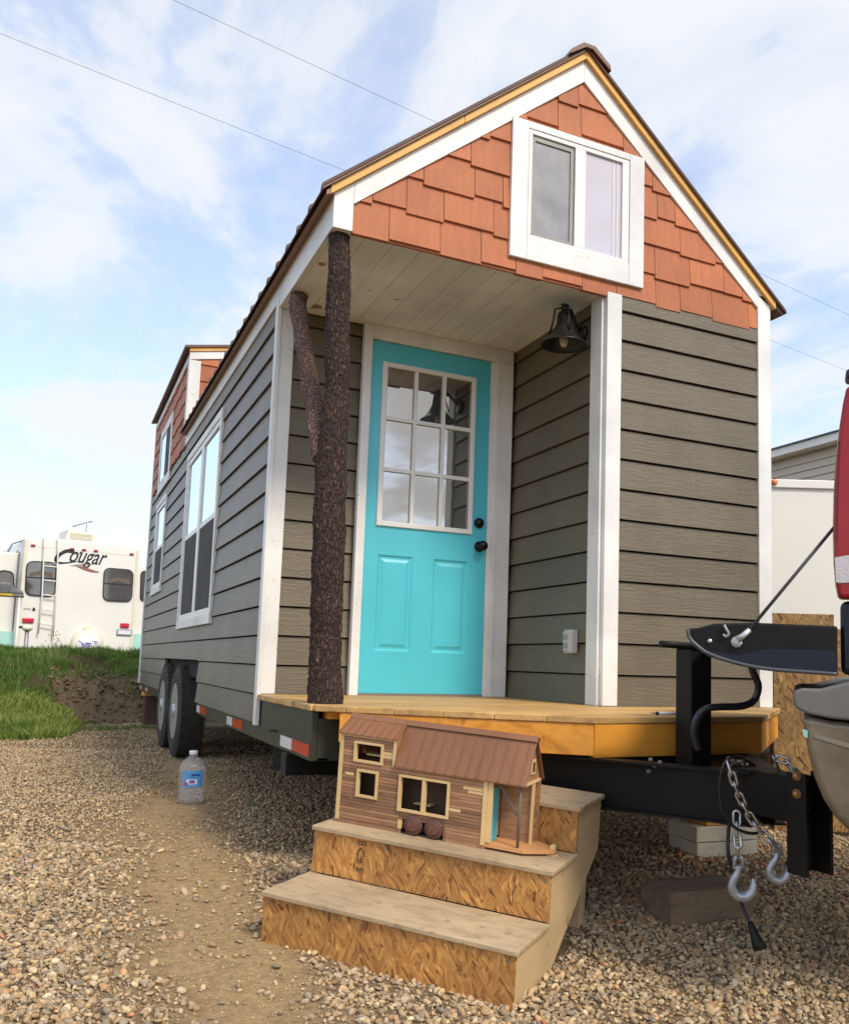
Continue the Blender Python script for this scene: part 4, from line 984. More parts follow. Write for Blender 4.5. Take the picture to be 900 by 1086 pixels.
k &= ~((fnoise(x, y, 1.6, 40)*.6+fnoise(x, y, 4.4, 41)*.4 > .60) & (rng.uniform(0, 1, n_) < .9))
x, y = x[k], y[k]; hgt = (.03+.11*fnoise(x, y, 2.4, 33)**1.5+.05*rng.uniform(0, 1, len(x))**2)*np.where(y < 8, .8, 1.1)
gpush(blades(x, y, hgt, 'g'))
# paler broad-leaved weeds in the lower part
n_ = 26000; x = rng.uniform(-3.4, -.65, n_); y = rng.uniform(5.9, 8.0, n_); k = (fnoise(x, y, 3.3, 44) > .42) & (y-toe(x) > .0); x, y = x[k], y[k]
gpush(blades(x, y, rng.uniform(.04, .13, len(x)), 'w', .012, (.17, .25, .045), (.36, .40, .11)))
n_ = 9000; x = rng.uniform(-3.6, 1., n_); y = rng.uniform(6.6, 12.4, n_); k = (y-toe(x) > .3) & (fnoise(x, y, 2.9, 61) > .55) & ~((x > -1.0) & (y < 9.6)); x, y = x[k], y[k]; gpush(blades(x, y, rng.uniform(.10, .24, len(x)), 's', .005, (.12, .18, .04), (.34, .36, .14)))
# sparse tufts on the dirt
n_ = 5000; x = rng.uniform(-.9, .5, n_); y = rng.uniform(7.0, 9.8, n_); k = fnoise(x, y, 4.2, 46) > .60; x, y = x[k], y[k]; gpush(blades(x, y, rng.uniform(.02, .08, len(x)), 't', .006, (.10, .17, .03), (.27, .30, .09)))
mgs, nt, bs_ = new_mat('grass_blades'); at = N(nt, 'ShaderNodeAttribute'); at.attribute_name = 'tint'
nt.links.new(at.outputs['Color'], bs_.inputs['Base Color']); bs_.inputs['Roughness'].default_value = .6; bs_.inputs['Specular IOR Level'].default_value = .2
tr = N(nt, 'ShaderNodeBsdfTranslucent'); nt.links.new(at.outputs['Color'], tr.inputs[0]); ms = N(nt, 'ShaderNodeMixShader'); ms.inputs[0].default_value = .35
nt.links.new(bs_.outputs[0], ms.inputs[1]); nt.links.new(tr.outputs[0], ms.inputs[2]); nt.links.new(ms.outputs[0], nt.nodes['Material Output'].inputs[0])
grs = fastmesh('grass', np.concatenate(gv), np.concatenate(gf), 3, mgs, False, {'tint': np.concatenate(gc)})
tag(grs, 'green grass and weeds growing over the earth bank behind the yard', 'grass', kind='stuff')
# weed stalk in front of the camper
wd_ = onZ(55, 684, 0.24) if False else deep(55, 690, 13.6)
wz = float(gz(wd_[0], wd_[1])); weed = thing('weed', 'thin leafy weed standing up from the grass in front of the white camper', 'weed', (wd_[0], wd_[1], wz))
b = MB(); b.tube([(0, 0, -.02), (.01, 0, .15), (-.02, 0, .32), (-.05, 0, .42)], [.008, .007, .005, .003], 6); b.tube([(.0, 0, .12), (.06, .02, .25), (.07, .02, .33)], [.005, .004, .002], 5); b.build('stem', plain('weed_stem', (.22, .26, .12), .8), weed)
b = MB()
for i in range(46):
    t = random.random(); c = Vector((random.uniform(-.09, .09), random.uniform(-.06, .06), .08+t*.33)); a1 = Vector((random.uniform(-1, 1), random.uniform(-1, 1), random.uniform(-.3, .8))).normalized()*.035; a2 = a1.cross(Vector((0, .3, 1))).normalized()*.012
    b.add([c, c+a1*.5+a2, c+a1, c+a1*.5-a2], [(0, 1, 2, 3)])
b.build('leaves', plain('weed_leaf', (.20, .27, .11), .7, var=.3), weed)
# dirt clods on the cut face
cl = MB(); n_ = 900
x = rng.uniform(-1.0, .6, n_); y = rng.uniform(8.35, 9.7, n_); P, Fq, c_ = stones(x, y, rng.uniform(.02, .11, n_)*rng.uniform(.4, 1, n_), 2, 0, .2)
c_ = np.repeat(np.array([[.20, .145, .09]])*rng.uniform(.6, 1.5, (n_, 1)), len(P)//n_, 0)
clod = fastmesh('dirt_clods', P, Fq, 3, mg, True, {'tint': c_}); tag(clod, 'brown crumbly clods of earth on the cut face of the bank', 'dirt', kind='stuff')

# ------------------------------------------------------------------ small things on the ground
# water jug
bp_ = onZ(202, 851, -.675); gzz = float(gz(bp_[0], bp_[1])); jug = thing('water_jug', 'empty clear plastic water jug with blue label standing on the gravel by the wheels', 'water jug', (bp_[0], bp_[1], gzz+.006))
pm, nt, bs_ = new_mat('clear_plastic'); bs_.inputs['Base Color'].default_value = (.75, .78, .80, 1); bs_.inputs['Roughness'].default_value = .12; bs_.inputs['Transmission Weight'].default_value = 0; bs_.inputs['Alpha'].default_value = .20
bs_.inputs['Specular IOR Level'].default_value = 1.
n, _ = noise_node(nt, 40, 3); bump(nt, bs_, n.outputs[0], .5, .006)
def rsq(w, k=.82):   # rounded square ring
    return w
b = MB(); prof = [(.0, .002), (.060, .0), (.070, .006), (.074, .03), (.072, .05), (.076, .07), (.072, .09), (.075, .12), (.075, .17), (.078, .19), (.072, .215), (.055, .24), (.032, .262), (.022, .27), (.022, .285)]
b.lathe(prof, (0, 0, 0), (0, 0, 1), 32)
b.v = [(x_*(1+.13*abs(math.sin(2*math.atan2(y_, x_)))**1.5), y_*(1+.13*abs(math.sin(2*math.atan2(y_, x_)))**1.5), z_) for x_, y_, z_ in b.v]
b.build('bottle', pm, jug)
MB().lathe([(.024, .278), (.025, .281), (.025, .298), (.022, .301), (0, .301)], (0, 0, 0), (0, 0, 1), 24).build('cap', 'refw', jug)
dcam = np.array([CAM[0]-bp_[0], CAM[1]-bp_[1]]); ca = math.atan2(dcam[1], dcam[0])-.1+.35
def arcpatch(r, a0, a1, z0, z1, nn=10):
    b = MB(); vs = []
    for i in range(nn+1):
        a = a0+(a1-a0)*i/nn; k = r*(1+.13*abs(math.sin(2*a))**1.5); vs += [(k*math.cos(a), k*math.sin(a), z0), (k*math.cos(a), k*math.sin(a), z1)]
    b.add(vs, [(2*i, 2*i+2, 2*i+3, 2*i+1) for i in range(nn)], True); return b
lb = arcpatch(.0795, ca-.85, ca+.5, .095, .19).build('label', plain('blue_label', (.10, .36, .72), .4, var=.25, vs=18), jug)
arcpatch(.0805, ca-.62, ca+.12, .112, .142).build('print', plain('label_white', (.75, .80, .88), .5), lb)
arcpatch(.0812, ca-.42, ca-.05, .118, .136).build('print', plain('label_violet', (.22, .12, .45), .5), lb)
arcpatch(.0812, ca-.72, ca-.5, .104, .124).build('print', plain('label_red', (.40, .07, .20), .5), lb)
arcpatch(.0805, ca-.3, ca+.25, .160, .172).build('print', plain('label_navy', (.03, .08, .35), .5), lb)
# old timber
def onground(px, py, z=-.76):
    for _ in range(6): p = onZ(px, py, z); z = float(gz(p[0], p[1], True))
    return p
tA = onground(711, 985); tB = onground(799, 974); tC = onground(685, 972)
d1 = tB-tA; d1[2] = 0; d1n = d1/np.linalg.norm(d1); d2n = np.array([-d1n[1], d1n[0], 0]); lenT = np.linalg.norm(d1); wT = .20; hT = .142
tmb = thing('timber_block', 'short dark weathered timber beam lying on the gravel below the chain hooks', 'timber', mat=framemat(tA-np.array([0, 0, .012]), d1n, d2n, (0, 0, 1)))
b = MB(); nxT, nyT, nzT = 26, 12, 9
bm = bmesh.new(); bmesh.ops.create_cube(bm, size=1); bmesh.ops.subdivide_edges(bm, edges=bm.edges, cuts=14, use_grid_fill=True)
for v in bm.verts:
    c = v.co.copy(); v.co = Vector(((c.x+.5)*lenT, (c.y+.5)*wT, (c.z+.5)*hT)); n_ = mnoise.noise(v.co*Vector((6, 30, 30)) if False else Vector((v.co.x*7, v.co.y*28, v.co.z*28)))*.004+mnoise.noise(v.co*9)*.006
    v.co += Vector((c.x, c.y, c.z)).normalized()*n_
    if abs(c.x) > .45 and abs(c.z) > .45: v.co.z -= math.copysign(.006, c.z)
me = bpy.data.meshes.new('beam'); bm.to_mesh(me); bm.free(); me.materials.append(M['timber']); o = bpy.data.objects.new('beam', me); C.objects.link(o); attach(o, tmb)
# pale blocks under the tongue
wA = onground(739, 911); wB = onground(803, 907); d1 = wB-wA; d1[2] = 0; lb_ = np.linalg.norm(d1); d1n = d1/lb_; d2n = np.array([-d1n[1], d1n[0], 0])
ztop = float((deep(739, 878, (wA-CAM)@F_))[2])
hb = max(.05, (ztop-wA[2])/2)
for i in range(2):
    t = thing('concrete_block', ('lower' if i == 0 else 'upper')+' of the two pale flat blocks stacked under the trailer tongue', 'block', mat=framemat(wA+np.array([0, 0, hb*i+.001*i]), d1n, d2n, (0, 0, 1)))
    MB().box(-.006*i, lb_-.004*i, -.004*i, .25, 0, hb-.002).build('slab', 'block', t, .005)
t = thing('wood_wedge', 'thin raw wood packing piece between the pale blocks and the trailer tongue', 'wood piece', mat=framemat(wA+np.array([0, 0, hb*2+.002]), d1n, d2n, (0, 0, 1)))
MB().box(.06, lb_-.02, .005, .2, 0, .04).build('board', 'joist', t, .004)
# brown post under the rear corner
pa = onX(147, 776, .03); py0 = 7.75; t = thing('support_post', 'brown timber post propping up the rear corner of the trailer', 'support post', (.14, py0, float(gz(.14, py0))+.03))
zt = -.245-float(gz(.14, py0))-.03
MB().box(-.10, .06, -.12, .12, 0, zt-.045).build('post', 'brownpost', t, .006); MB().box(-.12, .08, -.13, .13, zt-.0445, zt-.002).build('cap_board', 'edge', t, .003)
t = thing('base_board', 'flat grey board under the brown support post', 'board', (.10, py0, float(gz(.14, py0))))
MB().box(-.26, .22, -.2, .2, -.005, .029).build('board', 'tread', t, .003)

# ------------------------------------------------------------------ pickup truck
PD = 2.55
tv = ray(845, 690)[:2]; tv /= np.linalg.norm(tv); tf = np.array([tv[1], -tv[0]])
TO = deep(888, 714, PD); 
def tp_(px, py, back=0.):
    """point on the near side plane of the truck, in truck coordinates"""
    d = ray(px, py); nrm = np.array([*tv, 0]); k = ((TO-CAM)@nrm+back)/(d@nrm); p = CAM+d*k-TO
    return (p[:2]@tf, p[:2]@tv, p[2])
gtz = float(gz(TO[0], TO[1]))
truck = thing('pickup_truck', 'pickup truck with lowered black tailgate and champagne bumper, only its rear corner in the picture', 'pickup truck', mat=framemat(TO, (tf[0], tf[1], 0), (tv[0], tv[1], 0), (0, 0, 1)))
TW_ = 1.45
pr = [(717, 669.5), (728.6, 666.6), (741, 665.6), (757, 661.2), (801, 660.4), (888, 664), (888, 715), (860, 712.8), (814, 709.7), (782.6, 704), (751.3, 694.8), (735.6, 683.8), (729.4, 676.5)]
tail = MB().prism([tp_(*p) for p in pr[1:]], (0, TW_, 0)).build('tailgate', 'truckplastic', truck, .006)
# lower shell of the gate (painted outer skin, proud of the cap)
low = [(735, 682), (751.3, 690.5), (782.6, 695), (814, 688), (884, 690), (888, 700), (888, 716.5), (860, 714.8), (814, 711.5), (782.6, 706), (751, 696.5), (734, 684.5)]
MB().prism([(p[0], p[1]-.008, p[2]) for p in [tp_(*q) for q in low]], (0, .0078, 0)).build('gate_skin', 'truckblue', tail)
rim_ = MB().tube(smoothpath([np.array(tp_(*q))-[0, .006, 0] for q in ((729.5, 668), (731, 676), (738, 684), (753, 694), (783, 703.5), (815, 709.5), (860, 713), (887, 715))], 5), .006, 8).build('edge_moulding', plain('grey_edge', (.07, .075, .085), .4), tail)
q = np.array(tp_(752.5, 680)); MB().lathe([(.0075, 0), (.0075, .005), (.003, .007), (0, .007)], q, (0, -1, 0), 16).build('rivet', 'chain', tail)
b = MB(); q = np.array(tp_(769, 671)); b.tube(smoothpath([q+[-.003, -.008, .022], q+[.004, -.010, .008], q+[.010, -.008, -.004], q+[.002, -.008, -.012], q+[-.006, -.006, -.006]]), .0045, 8)
b.build('latch_striker', 'greymetal', tail)
q = np.array(tp_(781, 681)); b = MB().lathe([(.016, 0), (.017, .006), (.012, .010), (.006, .011), (.006, .016), (0, .016)], q, (0, -1, 0), 9, smooth=False)
q2 = np.array(tp_(795, 668)); b.tube([q+[.004, -.010, .008], (q+q2)/2+[0, -.010, 0], q2+[0, -.008, 0]], [.012, .009, .008], 8)
b.build('cable_bracket', 'rim', tail)
q3 = np.array(tp_(886, 556)); MB().tube([q2+[-.004, -.008, -.004], q3+[0, .03, 0]], .0050, 8).build('tailgate_cable', 'wire', truck)
# taillight
tl = [(897.5, 410), (893.5, 428), (889.5, 455), (886.5, 485), (884, 520), (883.2, 560), (884, 596), (886, 620), (889, 635), (935, 636), (935, 408)]
P = [np.array(tp_(*p)) for p in tl]
light = MB().prism([tuple(p+[0, -.015, 0]) for p in P], (0, .07, 0)).build('taillight', 'truckred', truck, .012, 3)
rl = [(885.2, 592), (897, 590), (935, 586), (935, 616), (890, 619), (886.6, 618)]
MB().prism([tuple(np.array(tp_(*p))+[-.0012, -.0175, 0]) for p in rl], (0, .04, 0)).build('reverse_lens', plain('clear_lens', (.55, .53, .55), .2, bs=.5, bscale=160), light)
b = MB(); 
bed = [(893, 408), (896, 395), (960, 385), (2100, 330), (2100, 900), (960, 820), (905, 760), (890, 716), (889, 637), (935, 637), (935, 408)]
xr_ = tp_(889, 600)[0]
z1t, z0t, zc_ = tp_(889, 403)[2], tp_(889, 716)[2], tp_(889, 636)[2]
XB = 1.9
xu_ = tp_(903, 500)[0]; body = MB().box(xu_, XB, .012, .06, zc_, z1t).box(xr_+.004, XB, .012, .0601, z0t, zc_-.002).box(xr_+.34, XB, TW_-.06, TW_, z0t, z1t-.03).box(xr_+.30, XB, .0605, TW_-.061, z0t+.05, z0t+.09).build('bed', 'truckblue', truck, .02, 3)
MB().box(tp_(897, 400)[0], XB, -.002, .075, z1t+.004, z1t+.035).build('bed_rail', plain('violet_black_cap', (.03, .018, .05), .4), truck, .01)
MB().box(XB+.002, XB+2.2, .02, TW_+.08, z0t, z1t-.05).prism([(XB+.1, .06, z1t-.049), (XB+.3, .1, z1t+.5), (XB+1.2, .1, z1t+.5), (XB+1.7, .06, z1t-.049)], (0, TW_-.1, 0)).build('cab', 'truckblue', truck, .03, 3)
zg_ = gtz-TO[2]; rw = .40
for xw in (.95, 3.6):
    for yw in (-.0, TW_-.14):
        w_ = MB().lathe([(rw*.6, 0), (rw*.9, -.01), (rw, .03), (rw, .2), (rw*.9, .24), (rw*.6, .23)], (xw, yw, zg_+rw), (0, 1, 0), 40, cap=False).build('wheel', 'rubber', truck)
        MB().lathe([(rw*.6, .01), (rw*.5, .04), (rw*.2, .03), (0, .02)], (xw, yw, zg_+rw), (0, 1, 0), 24).build('rim', 'rim', w_)
# bumper: profile swept across the truck
bt = [(839.5, 738), (842, 732.5), (850, 730), (870, 730.5), (905, 722), (960, 716), (960, 760), (905, 764.5), (880, 762), (856, 757), (843, 751)]
MB().prism([tuple(np.array(tp_(*p))+[0, -.02, 0]) for p in bt], (0, TW_+.06, 0)).build('bumper_pad', 'pad', truck, .012, 3)
MB().prism([tuple(np.array(tp_(*p))+[-.0005, -.0172, 0]) for p in ((888.2, 470), (889.8, 470), (887.2, 575), (885.6, 575))], (0, .01, 0)).build('lens_rib', plain('dark_lens', (.10, .003, .01), .3), light)
bl = [(849, 762), (852, 770), (853.5, 781), (857, 800), (864, 826), (873, 848), (886, 868), (905, 886), (960, 905), (960, 767), (905, 767), (880, 764.5), (860, 760)]
bmp = MB().prism([tuple(np.array(tp_(*p))+[0, -.004, 0]) for p in bl], (0, TW_+.02, 0)).build('bumper', 'bumper', truck, .03, 4)
MB().prism([tuple(np.array(tp_(*p))+[0, -.0065, 0]) for p in ((863, 778.5), (905, 790), (905, 795), (863, 782.5))], (0, .004, 0)).build('chrome_strip', plain('chrome', (.75, .8, .85), .12, 1, 0), bmp)
MB().prism([tuple(np.array(tp_(*p))+[0, -.0065, 0]) for p in ((850.5, 773), (856, 775), (856, 783), (851.8, 781))], (0, .004, 0)).build('side_reflector', plain('aqua_reflector', (.30, .55, .55), .15), bmp)

# ------------------------------------------------------------------ right background
def strip_frame(px, py, d, dirv):
    O = deep(px, py, d); e = np.array([dirv[0], dirv[1], 0]); e /= np.linalg.norm(e); n = np.array([-e[1], e[0], 0]); return O, e, n
rd = np.array([R_[0], R_[1]]); rd /= np.linalg.norm(rd)
# strand boards
O, e, n = strip_frame(823, 652, 5.35, rd); g0 = float(gz(O[0], O[1]))
t = thing('strand_board', 'tall brown strand-board sheet standing on edge behind the trailer tongue', 'board', mat=framemat((O[0], O[1], g0), e, n, (0, 0, 1)))
hO = (655-905)*0+1.33
MB().box(-.02, 1.15, 0, .02, 0, O[2]-g0-.075).build('sheet', 'osbdull', t, .002)
O2, e, n = strip_frame(820, 650, 5.45, rd); g0 = float(gz(O2[0], O2[1]))
t = thing('strand_board', 'narrower strand-board piece whose upper edge shows above the tailgate', 'board', mat=framemat((O2[0], O2[1], g0), e, n, (0, 0, 1)))
MB().box(-.03, .368, 0, .018, 0, O2[2]-g0).build('sheet', 'osbdull', t, .002)
# enclosed trailer
O, e, n = strip_frame(818, 508, 8.0, rd); g0 = float(gz(O[0], O[1]))
t = thing('cargo_trailer', 'plain white enclosed cargo trailer parked behind the right corner of the tiny house', 'trailer', mat=framemat((O[0], O[1], g0), e, n, (0, 0, 1)))
hh = O[2]-g0
bx_ = MB(); bx_.box(-.8, 4.4, .02, 2.2, .45, hh-.01); bx_.build('body', 'trailer', t, .02)
MB().box(-.81, 4.41, -.005, .0195, hh-.075, hh).build('top_rail', 'rvwhite', t, .006); MB().box(-.81, 4.41, -.0, .0195, .42, .52).build('bottom_rail', 'greymetal', t)
MB().lathe([(.030, 0), (.028, .014), (.015, .022), (0, .024)], (.020, -.006, hh-.03), (0, -1, 0), 16).build('marker_lamp', 'orange', t)
for xw in (1.6, 2.45): MB().lathe([(.2, 0), (.33, 0), (.36, .03), (.36, .2), (.33, .22)], (xw, .0, .36), (0, 1, 0), 32).build('wheel', 'rubber', t)
# neighbour building
nzt = onX(820, 476, 12); b0 = MB()
nb = thing('neighbour_building', 'beige lap-sided building with white eave seen past the right corner of the house', 'building', (12, 6, -.72))
ztop = float(nzt[2])+.72
cb = MB(); z = 0.0; ew = .155
while z < ztop-.25:
    cb.prism([(.30, -12, z), (.268, -12, z), (.298, -12, z+ew-.002), (.33, -12, z+ew-.002)], (0, 18, 0)); z += ew
cb.build('wall_siding', 'beige', nb); MB().box(.33, 8, -12, 6, 0, ztop-.1).build('wall', 'beige', nb)
MB().box(0, .03, -12.2, 6.2, ztop-.17, ztop-.02).build('fascia', 'rvwhite', nb); MB().box(.031, .32, -12.2, 6.2, ztop-.16, ztop-.145).build('soffit', 'rvwhite', nb)
MB().prism([(-.04, -12.2, ztop-.019), (-.04, -12.2, ztop+.01), (4.2, -12.2, ztop+1.3), (8.4, -12.2, ztop+.01), (8.4, -12.2, ztop-.019), (4.2, -12.2, ztop+1.2)], (0, 18.4, 0)).build('roof', plain('grey_shingle_roof', (.13, .14, .16), .9, bs=.4), nb)

# ------------------------------------------------------------------ camper
az = math.radians(78); re = np.array([math.sin(az), math.cos(az), 0]); rn = np.array([-re[1], re[0], 0]); RD = 19.5
RO = deep(27.6, 572, RD); rg = -.62
RM = framemat((RO[0], RO[1], rg), re, rn, (0, 0, 1))
rv = thing('camper', 'white fifth-wheel camper with black script lettering and dark windows behind the grass bank', 'camper', mat=RM)
def rp(px, py, back=0.):
    d = ray(px, py); k = ((RO-CAM)@rn+back)/(d@rn); p = CAM+d*k-np.array([RO[0], RO[1], rg]); return np.array([p@re, back, p[2]])
ztl = rp(27.6, 572)[2]; ptr = rp(146.7, 583.8); RW = ptr[0]; ztr = ptr[2]; zmid = rp(88, 573.5)[2]
roofp = [(0, ztl), (RW*.12, ztl+.06), (RW*.5, zmid), (RW*.85, (zmid+ztr)/2+.03), (RW, ztr)]
MB().prism([(0, 0, .55)]+[(p[0], 0, p[1]) for p in roofp]+[(RW, 0, .55)], (0, 9.0, 0)).build('body', 'rvwhite', rv, .03, 3)
for xs_, n_ in ((-.02, 0), (RW-.04, 1)):
    MB().box(xs_, xs_+.06, -.02, .02, .5, (ztl if n_ == 0 else ztr)).build('corner_trim', 'cream', rv)
def rrect(c4, r, n=5):
    """rounded quad: corners TL,TR,BR,BL in local coordinates"""
    out = []
    for i in range(4):
        p, a_, b_ = c4[i], c4[i-1], c4[(i+1) % 4]
        u = (a_-p)/np.linalg.norm(a_-p); w = (b_-p)/np.linalg.norm(b_-p)
        for k in range(n+1):
            t = k/n; out.append((1-t)**2*(p+u*r)+2*t*(1-t)*p+t*t*(p+w*r))
    return out
def flatp(c4, r, th, m, nm, par, y=0.): 
    q = rrect([np.array([c[0], y, c[2]]) for c in c4], r); return MB().prism([tuple(p) for p in q], (0, -th, 0)).build(nm, m, par)
def grow(c4, k):
    c = sum(c4)/4; return [p+(p-c)/np.linalg.norm(p-c)*k for p in c4]
def rvwin(c4px, par=None, split=.5):
    c4 = [rp(*q) for q in c4px]; w = flatp(grow(c4, .035), .16, .03, 'ink', 'window', rv); w2 = flatp(c4, .13, .034, 'rvglass', 'pane', w)
    l_, r__ = (c4[0]+c4[3])/2, (c4[1]+c4[2])/2
    MB().prism([tuple(l_+[0, -.035, 0]), tuple(r__+[0, -.035, 0]), tuple(r__+[0, -.035, .03]), tuple(l_+[0, -.035, .03])], (0, -.006, 0)).build('rail', 'ink', w)
    # faint awning-like reflection, painted as a band across the pane
    c = [c4[0]*.66+c4[3]*.34, c4[0]*.56+c4[3]*.44, c4[1]*.53+c4[2]*.47, c4[1]*.70+c4[2]*.30]; mid = (c[0]+c[3])/2+np.array([0, 0, .05])
    MB().prism([tuple(p+[0, -.0345, 0]) for p in (c[0]*.9+c[3]*.1, c[1]*.9+c[2]*.1, (c[1]+c[2])/2+np.array([0, 0, .05]), c[1]*.1+c[2]*.9, c[0]*.1+c[3]*.9, mid)], (0, -.003, 0)).build('curtain', plain('window_curtain', (.13, .10, .075), .7), w)
    return w
rvwin([(29, 596), (59.5, 597.5), (57, 632), (27, 630)]); rvwin([(111, 603), (140.5, 605.5), (138.5, 637.5), (109.5, 636)])
for px, py in ((35, 578.5), (76.5, 582.3), (89, 583.3), (101.6, 584.3), (139.5, 587.8)):
    p = rp(px, py); MB().box(p[0]-.045, p[0]+.045, -.03, -.0, p[2]-.022, p[2]+.022).build('marker_light', 'marker', rv, .008)
for px, py, w_ in ((29.6, 658, .115), (132, 663.5, .10)):
    p = rp(px, py); MB().box(p[0]-w_, p[0]+w_, -.04, 0, p[2]-.055, p[2]+.055).build('taillight', plain('camper_red', (.55, .02, .05), .25), rv, .03)
b = MB(); b.box(RW*.02, RW*.98, -.0045, -.0005, ztr-.52, ztr-.512).box(RW*.30, RW*.304, -.0045, -.0005, .9, ztr-.53)
MB().box(.05, RW-.05, -.004, 0, ztr-.14, ztr-.128).build('seam', 'cream', rv); MB().box(RW*.55, RW*.62, -.02, -.001, 1.35, 1.43).build('outlet_cover', 'cream', rv, .006)
# lettering
def text_part(body, size, loc, m, par, shear=.35, ext=.004, offs=.01, rotm=None, sx=1.):
    cu = bpy.data.curves.new('lettering', 'FONT'); cu.body = body; cu.size = size; cu.shear = shear; cu.extrude = ext; cu.offset = offs*.3; cu.align_x = 'LEFT'
    tmp = bpy.data.objects.new('tmp', cu); C.objects.link(tmp); dg = bpy.context.evaluated_depsgraph_get(); dg.update()
    me = bpy.data.meshes.new_from_object(tmp.evaluated_get(dg)); bpy.data.objects.remove(tmp)
    o = bpy.data.objects.new('lettering', me); me.materials.clear(); me.materials.append(M[m] if isinstance(m, str) else m)
    for v in me.vertices: x_, y_, z_ = v.co; v.co = (loc[0]+x_*sx+0, loc[1]-z_-.004, loc[2]+y_+(rotm or 0)*x_)
    C.objects.link(o); attach(o, par); return o
pa_, pb_ = rp(73.5, 594.5), rp(113.5, 594.5); 
lt = text_part('ougar', .50, (pa_[0], 0, pa_[2]-.02), 'ink', rv, shear=.5, offs=.016, rotm=-.012, sx=.66)
xs_ = [v.co.x for v in lt.data.vertices]; k_ = (pb_[0]-pa_[0])/(max(xs_)-min(xs_)); 
for v in lt.data.vertices: v.co.x = pa_[0]+(v.co.x-min(xs_))*k_
def ribbon(pts, ws, m, nm, par, y=-.006):
    """brush-stroke ribbon lying on the rear wall"""
    P = smoothpath([rp(*p) for p in pts], 6); wv = np.interp(np.linspace(0, len(ws)-1, len(P)), range(len(ws)), ws); b = MB(); vs = []
    for i, p in enumerate(P):
        t = P[min(i+1, len(P)-1)]-P[max(i-1, 0)]; t /= np.linalg.norm(t)+1e-9; n_ = np.array([-t[2], 0, t[0]])*wv[i]/2
        vs += [p+n_+[0, y, 0], p-n_+[0, y, 0], p+n_+[0, y+.005, 0], p-n_+[0, y+.005, 0]]
    fs = []
    for i in range(len(P)-1):
        a = 4*i; fs += [(a, a+4, a+5, a+1), (a+2, a+3, a+7, a+6), (a, a+2, a+6, a+4), (a+1, a+5, a+7, a+3)]
    b.add(vs, fs); return b.build(nm, m, par)
ribbon([(78, 588.0), (76.5, 584.8), (71, 584.4), (65, 587), (60.5, 591), (59.5, 595), (63, 597), (72, 596.8), (84, 595.4)], [.03, .10, .08, .07, .09, .07, .05, .03, .01], 'ink', 'lettering', rv)
ribbon([(61, 588.5), (60.2, 592)], [.05, .09], 'ink', 'lettering', rv, y=-.014)
ribbon([(84.5, 585.8), (86.5, 587)], [.05, .05], 'ink', 'lettering', rv)
ribbon([(74, 600.2), (82, 599.4), (92, 598.9), (98, 598.6)], [.01, .04, .04, .01], plain('grey_swoosh', (.35, .33, .30), .5), 'stripe', rv)
ribbon([(80, 599.8), (88, 602.5), (97, 605.5), (105, 606.8)], [.01, .06, .06, .01], 'redbrown', 'stripe', rv, y=-.010)
ribbon([(25, 645), (27, 646), (29, 645.2), (31, 646.2), (33, 645.8)], [.03, .04, .02, .04, .02], plain('faded_print', (.42, .41, .40), .6), 'lettering', rv)
ribbon([(36, 644.5), (35.7, 648)], [.035, .07], 'ink', 'logo', rv)
# roof air conditioner, aerial, ladder, spare wheel
a_, c_ = rp(66, 573, .8), rp(98.5, 575, .8); z_ = rp(66, 560.5, .8)[2]
b = MB(); b.prism([(a_[0]-.03, .5, a_[2]-.25), (a_[0]+.05, .5, z_-.02), (c_[0]-.02, .5, z_-.1), (c_[0]+.04, .5, a_[2]-.25)], (0, 1.0, 0)); ac = b.build('air_conditioner', 'cream', rv, .03, 2)
MB().box(a_[0]+.1, c_[0]-.10, .485, .499, z_-.26, z_-.12).build('grille', plain('ac_grille', (.50, .46, .36), .6), ac)
q0, q1, q2_ = rp(91, 562, 1.0), rp(92, 556, 1.0), rp(77, 558.5, 1.0)
MB().tube([tuple(q0+[0, 0, -.3]), tuple(q1)], .014, 6).tube([tuple(q2_), tuple(rp(91, 554.5, 1.0)), tuple(rp(98, 553, 1.0))], .018, 6).build('aerial', 'greymetal', rv)
la, lb2 = [(46.5, 565.5), (45.8, 580), (43.5, 634), (39.5, 672)], [(61, 567), (60.5, 585), (58.5, 634), (55, 675)]
b = MB()
for rl_ in (la, lb2): b.tube([tuple(rp(*p)+[0, -.10, 0]) for p in rl_], .016, 8)
for (p_, q_) in (((45, 600.5), (59.5, 602)), ((44.2, 615.5), (59, 617)), ((43.6, 631), (58.4, 632.5)), ((41.5, 646), (57, 648.5)), ((40.5, 661), (56, 663.5))): b.tube([tuple(rp(*p_)+[0, -.10, 0]), tuple(rp(*q_)+[0, -.10, 0])], .014, 8)
for rl_ in (la, lb2): b.tube([tuple(rp(*rl_[1])+[0, -.10, 0]), tuple(rp(*rl_[1]))], .012, 6); b.tube([tuple(rp(*rl_[3])+[0, -.10, 0]), tuple(rp(*rl_[3]))], .012, 6)
b.build('ladder', 'rvwhite', rv)
p = rp(91.5, 684); rr_ = abs(rp(74, 684)[0]-p[0])
sp = MB().lathe([(rr_, 0), (rr_, .12), (rr_*.93, .16), (rr_*.80, .165), (0, .17)], (p[0], 0, p[2]), (0, -1, 0), 40).build('spare_wheel_cover', 'cream', rv)
MB().lathe([(rr_*.8, 0), (rr_*.8, .176), (0, .177)], (p[0], 0, p[2]), (0, -1, 0), 32).build('cover_face', 'rvwhite', sp)
b = MB()
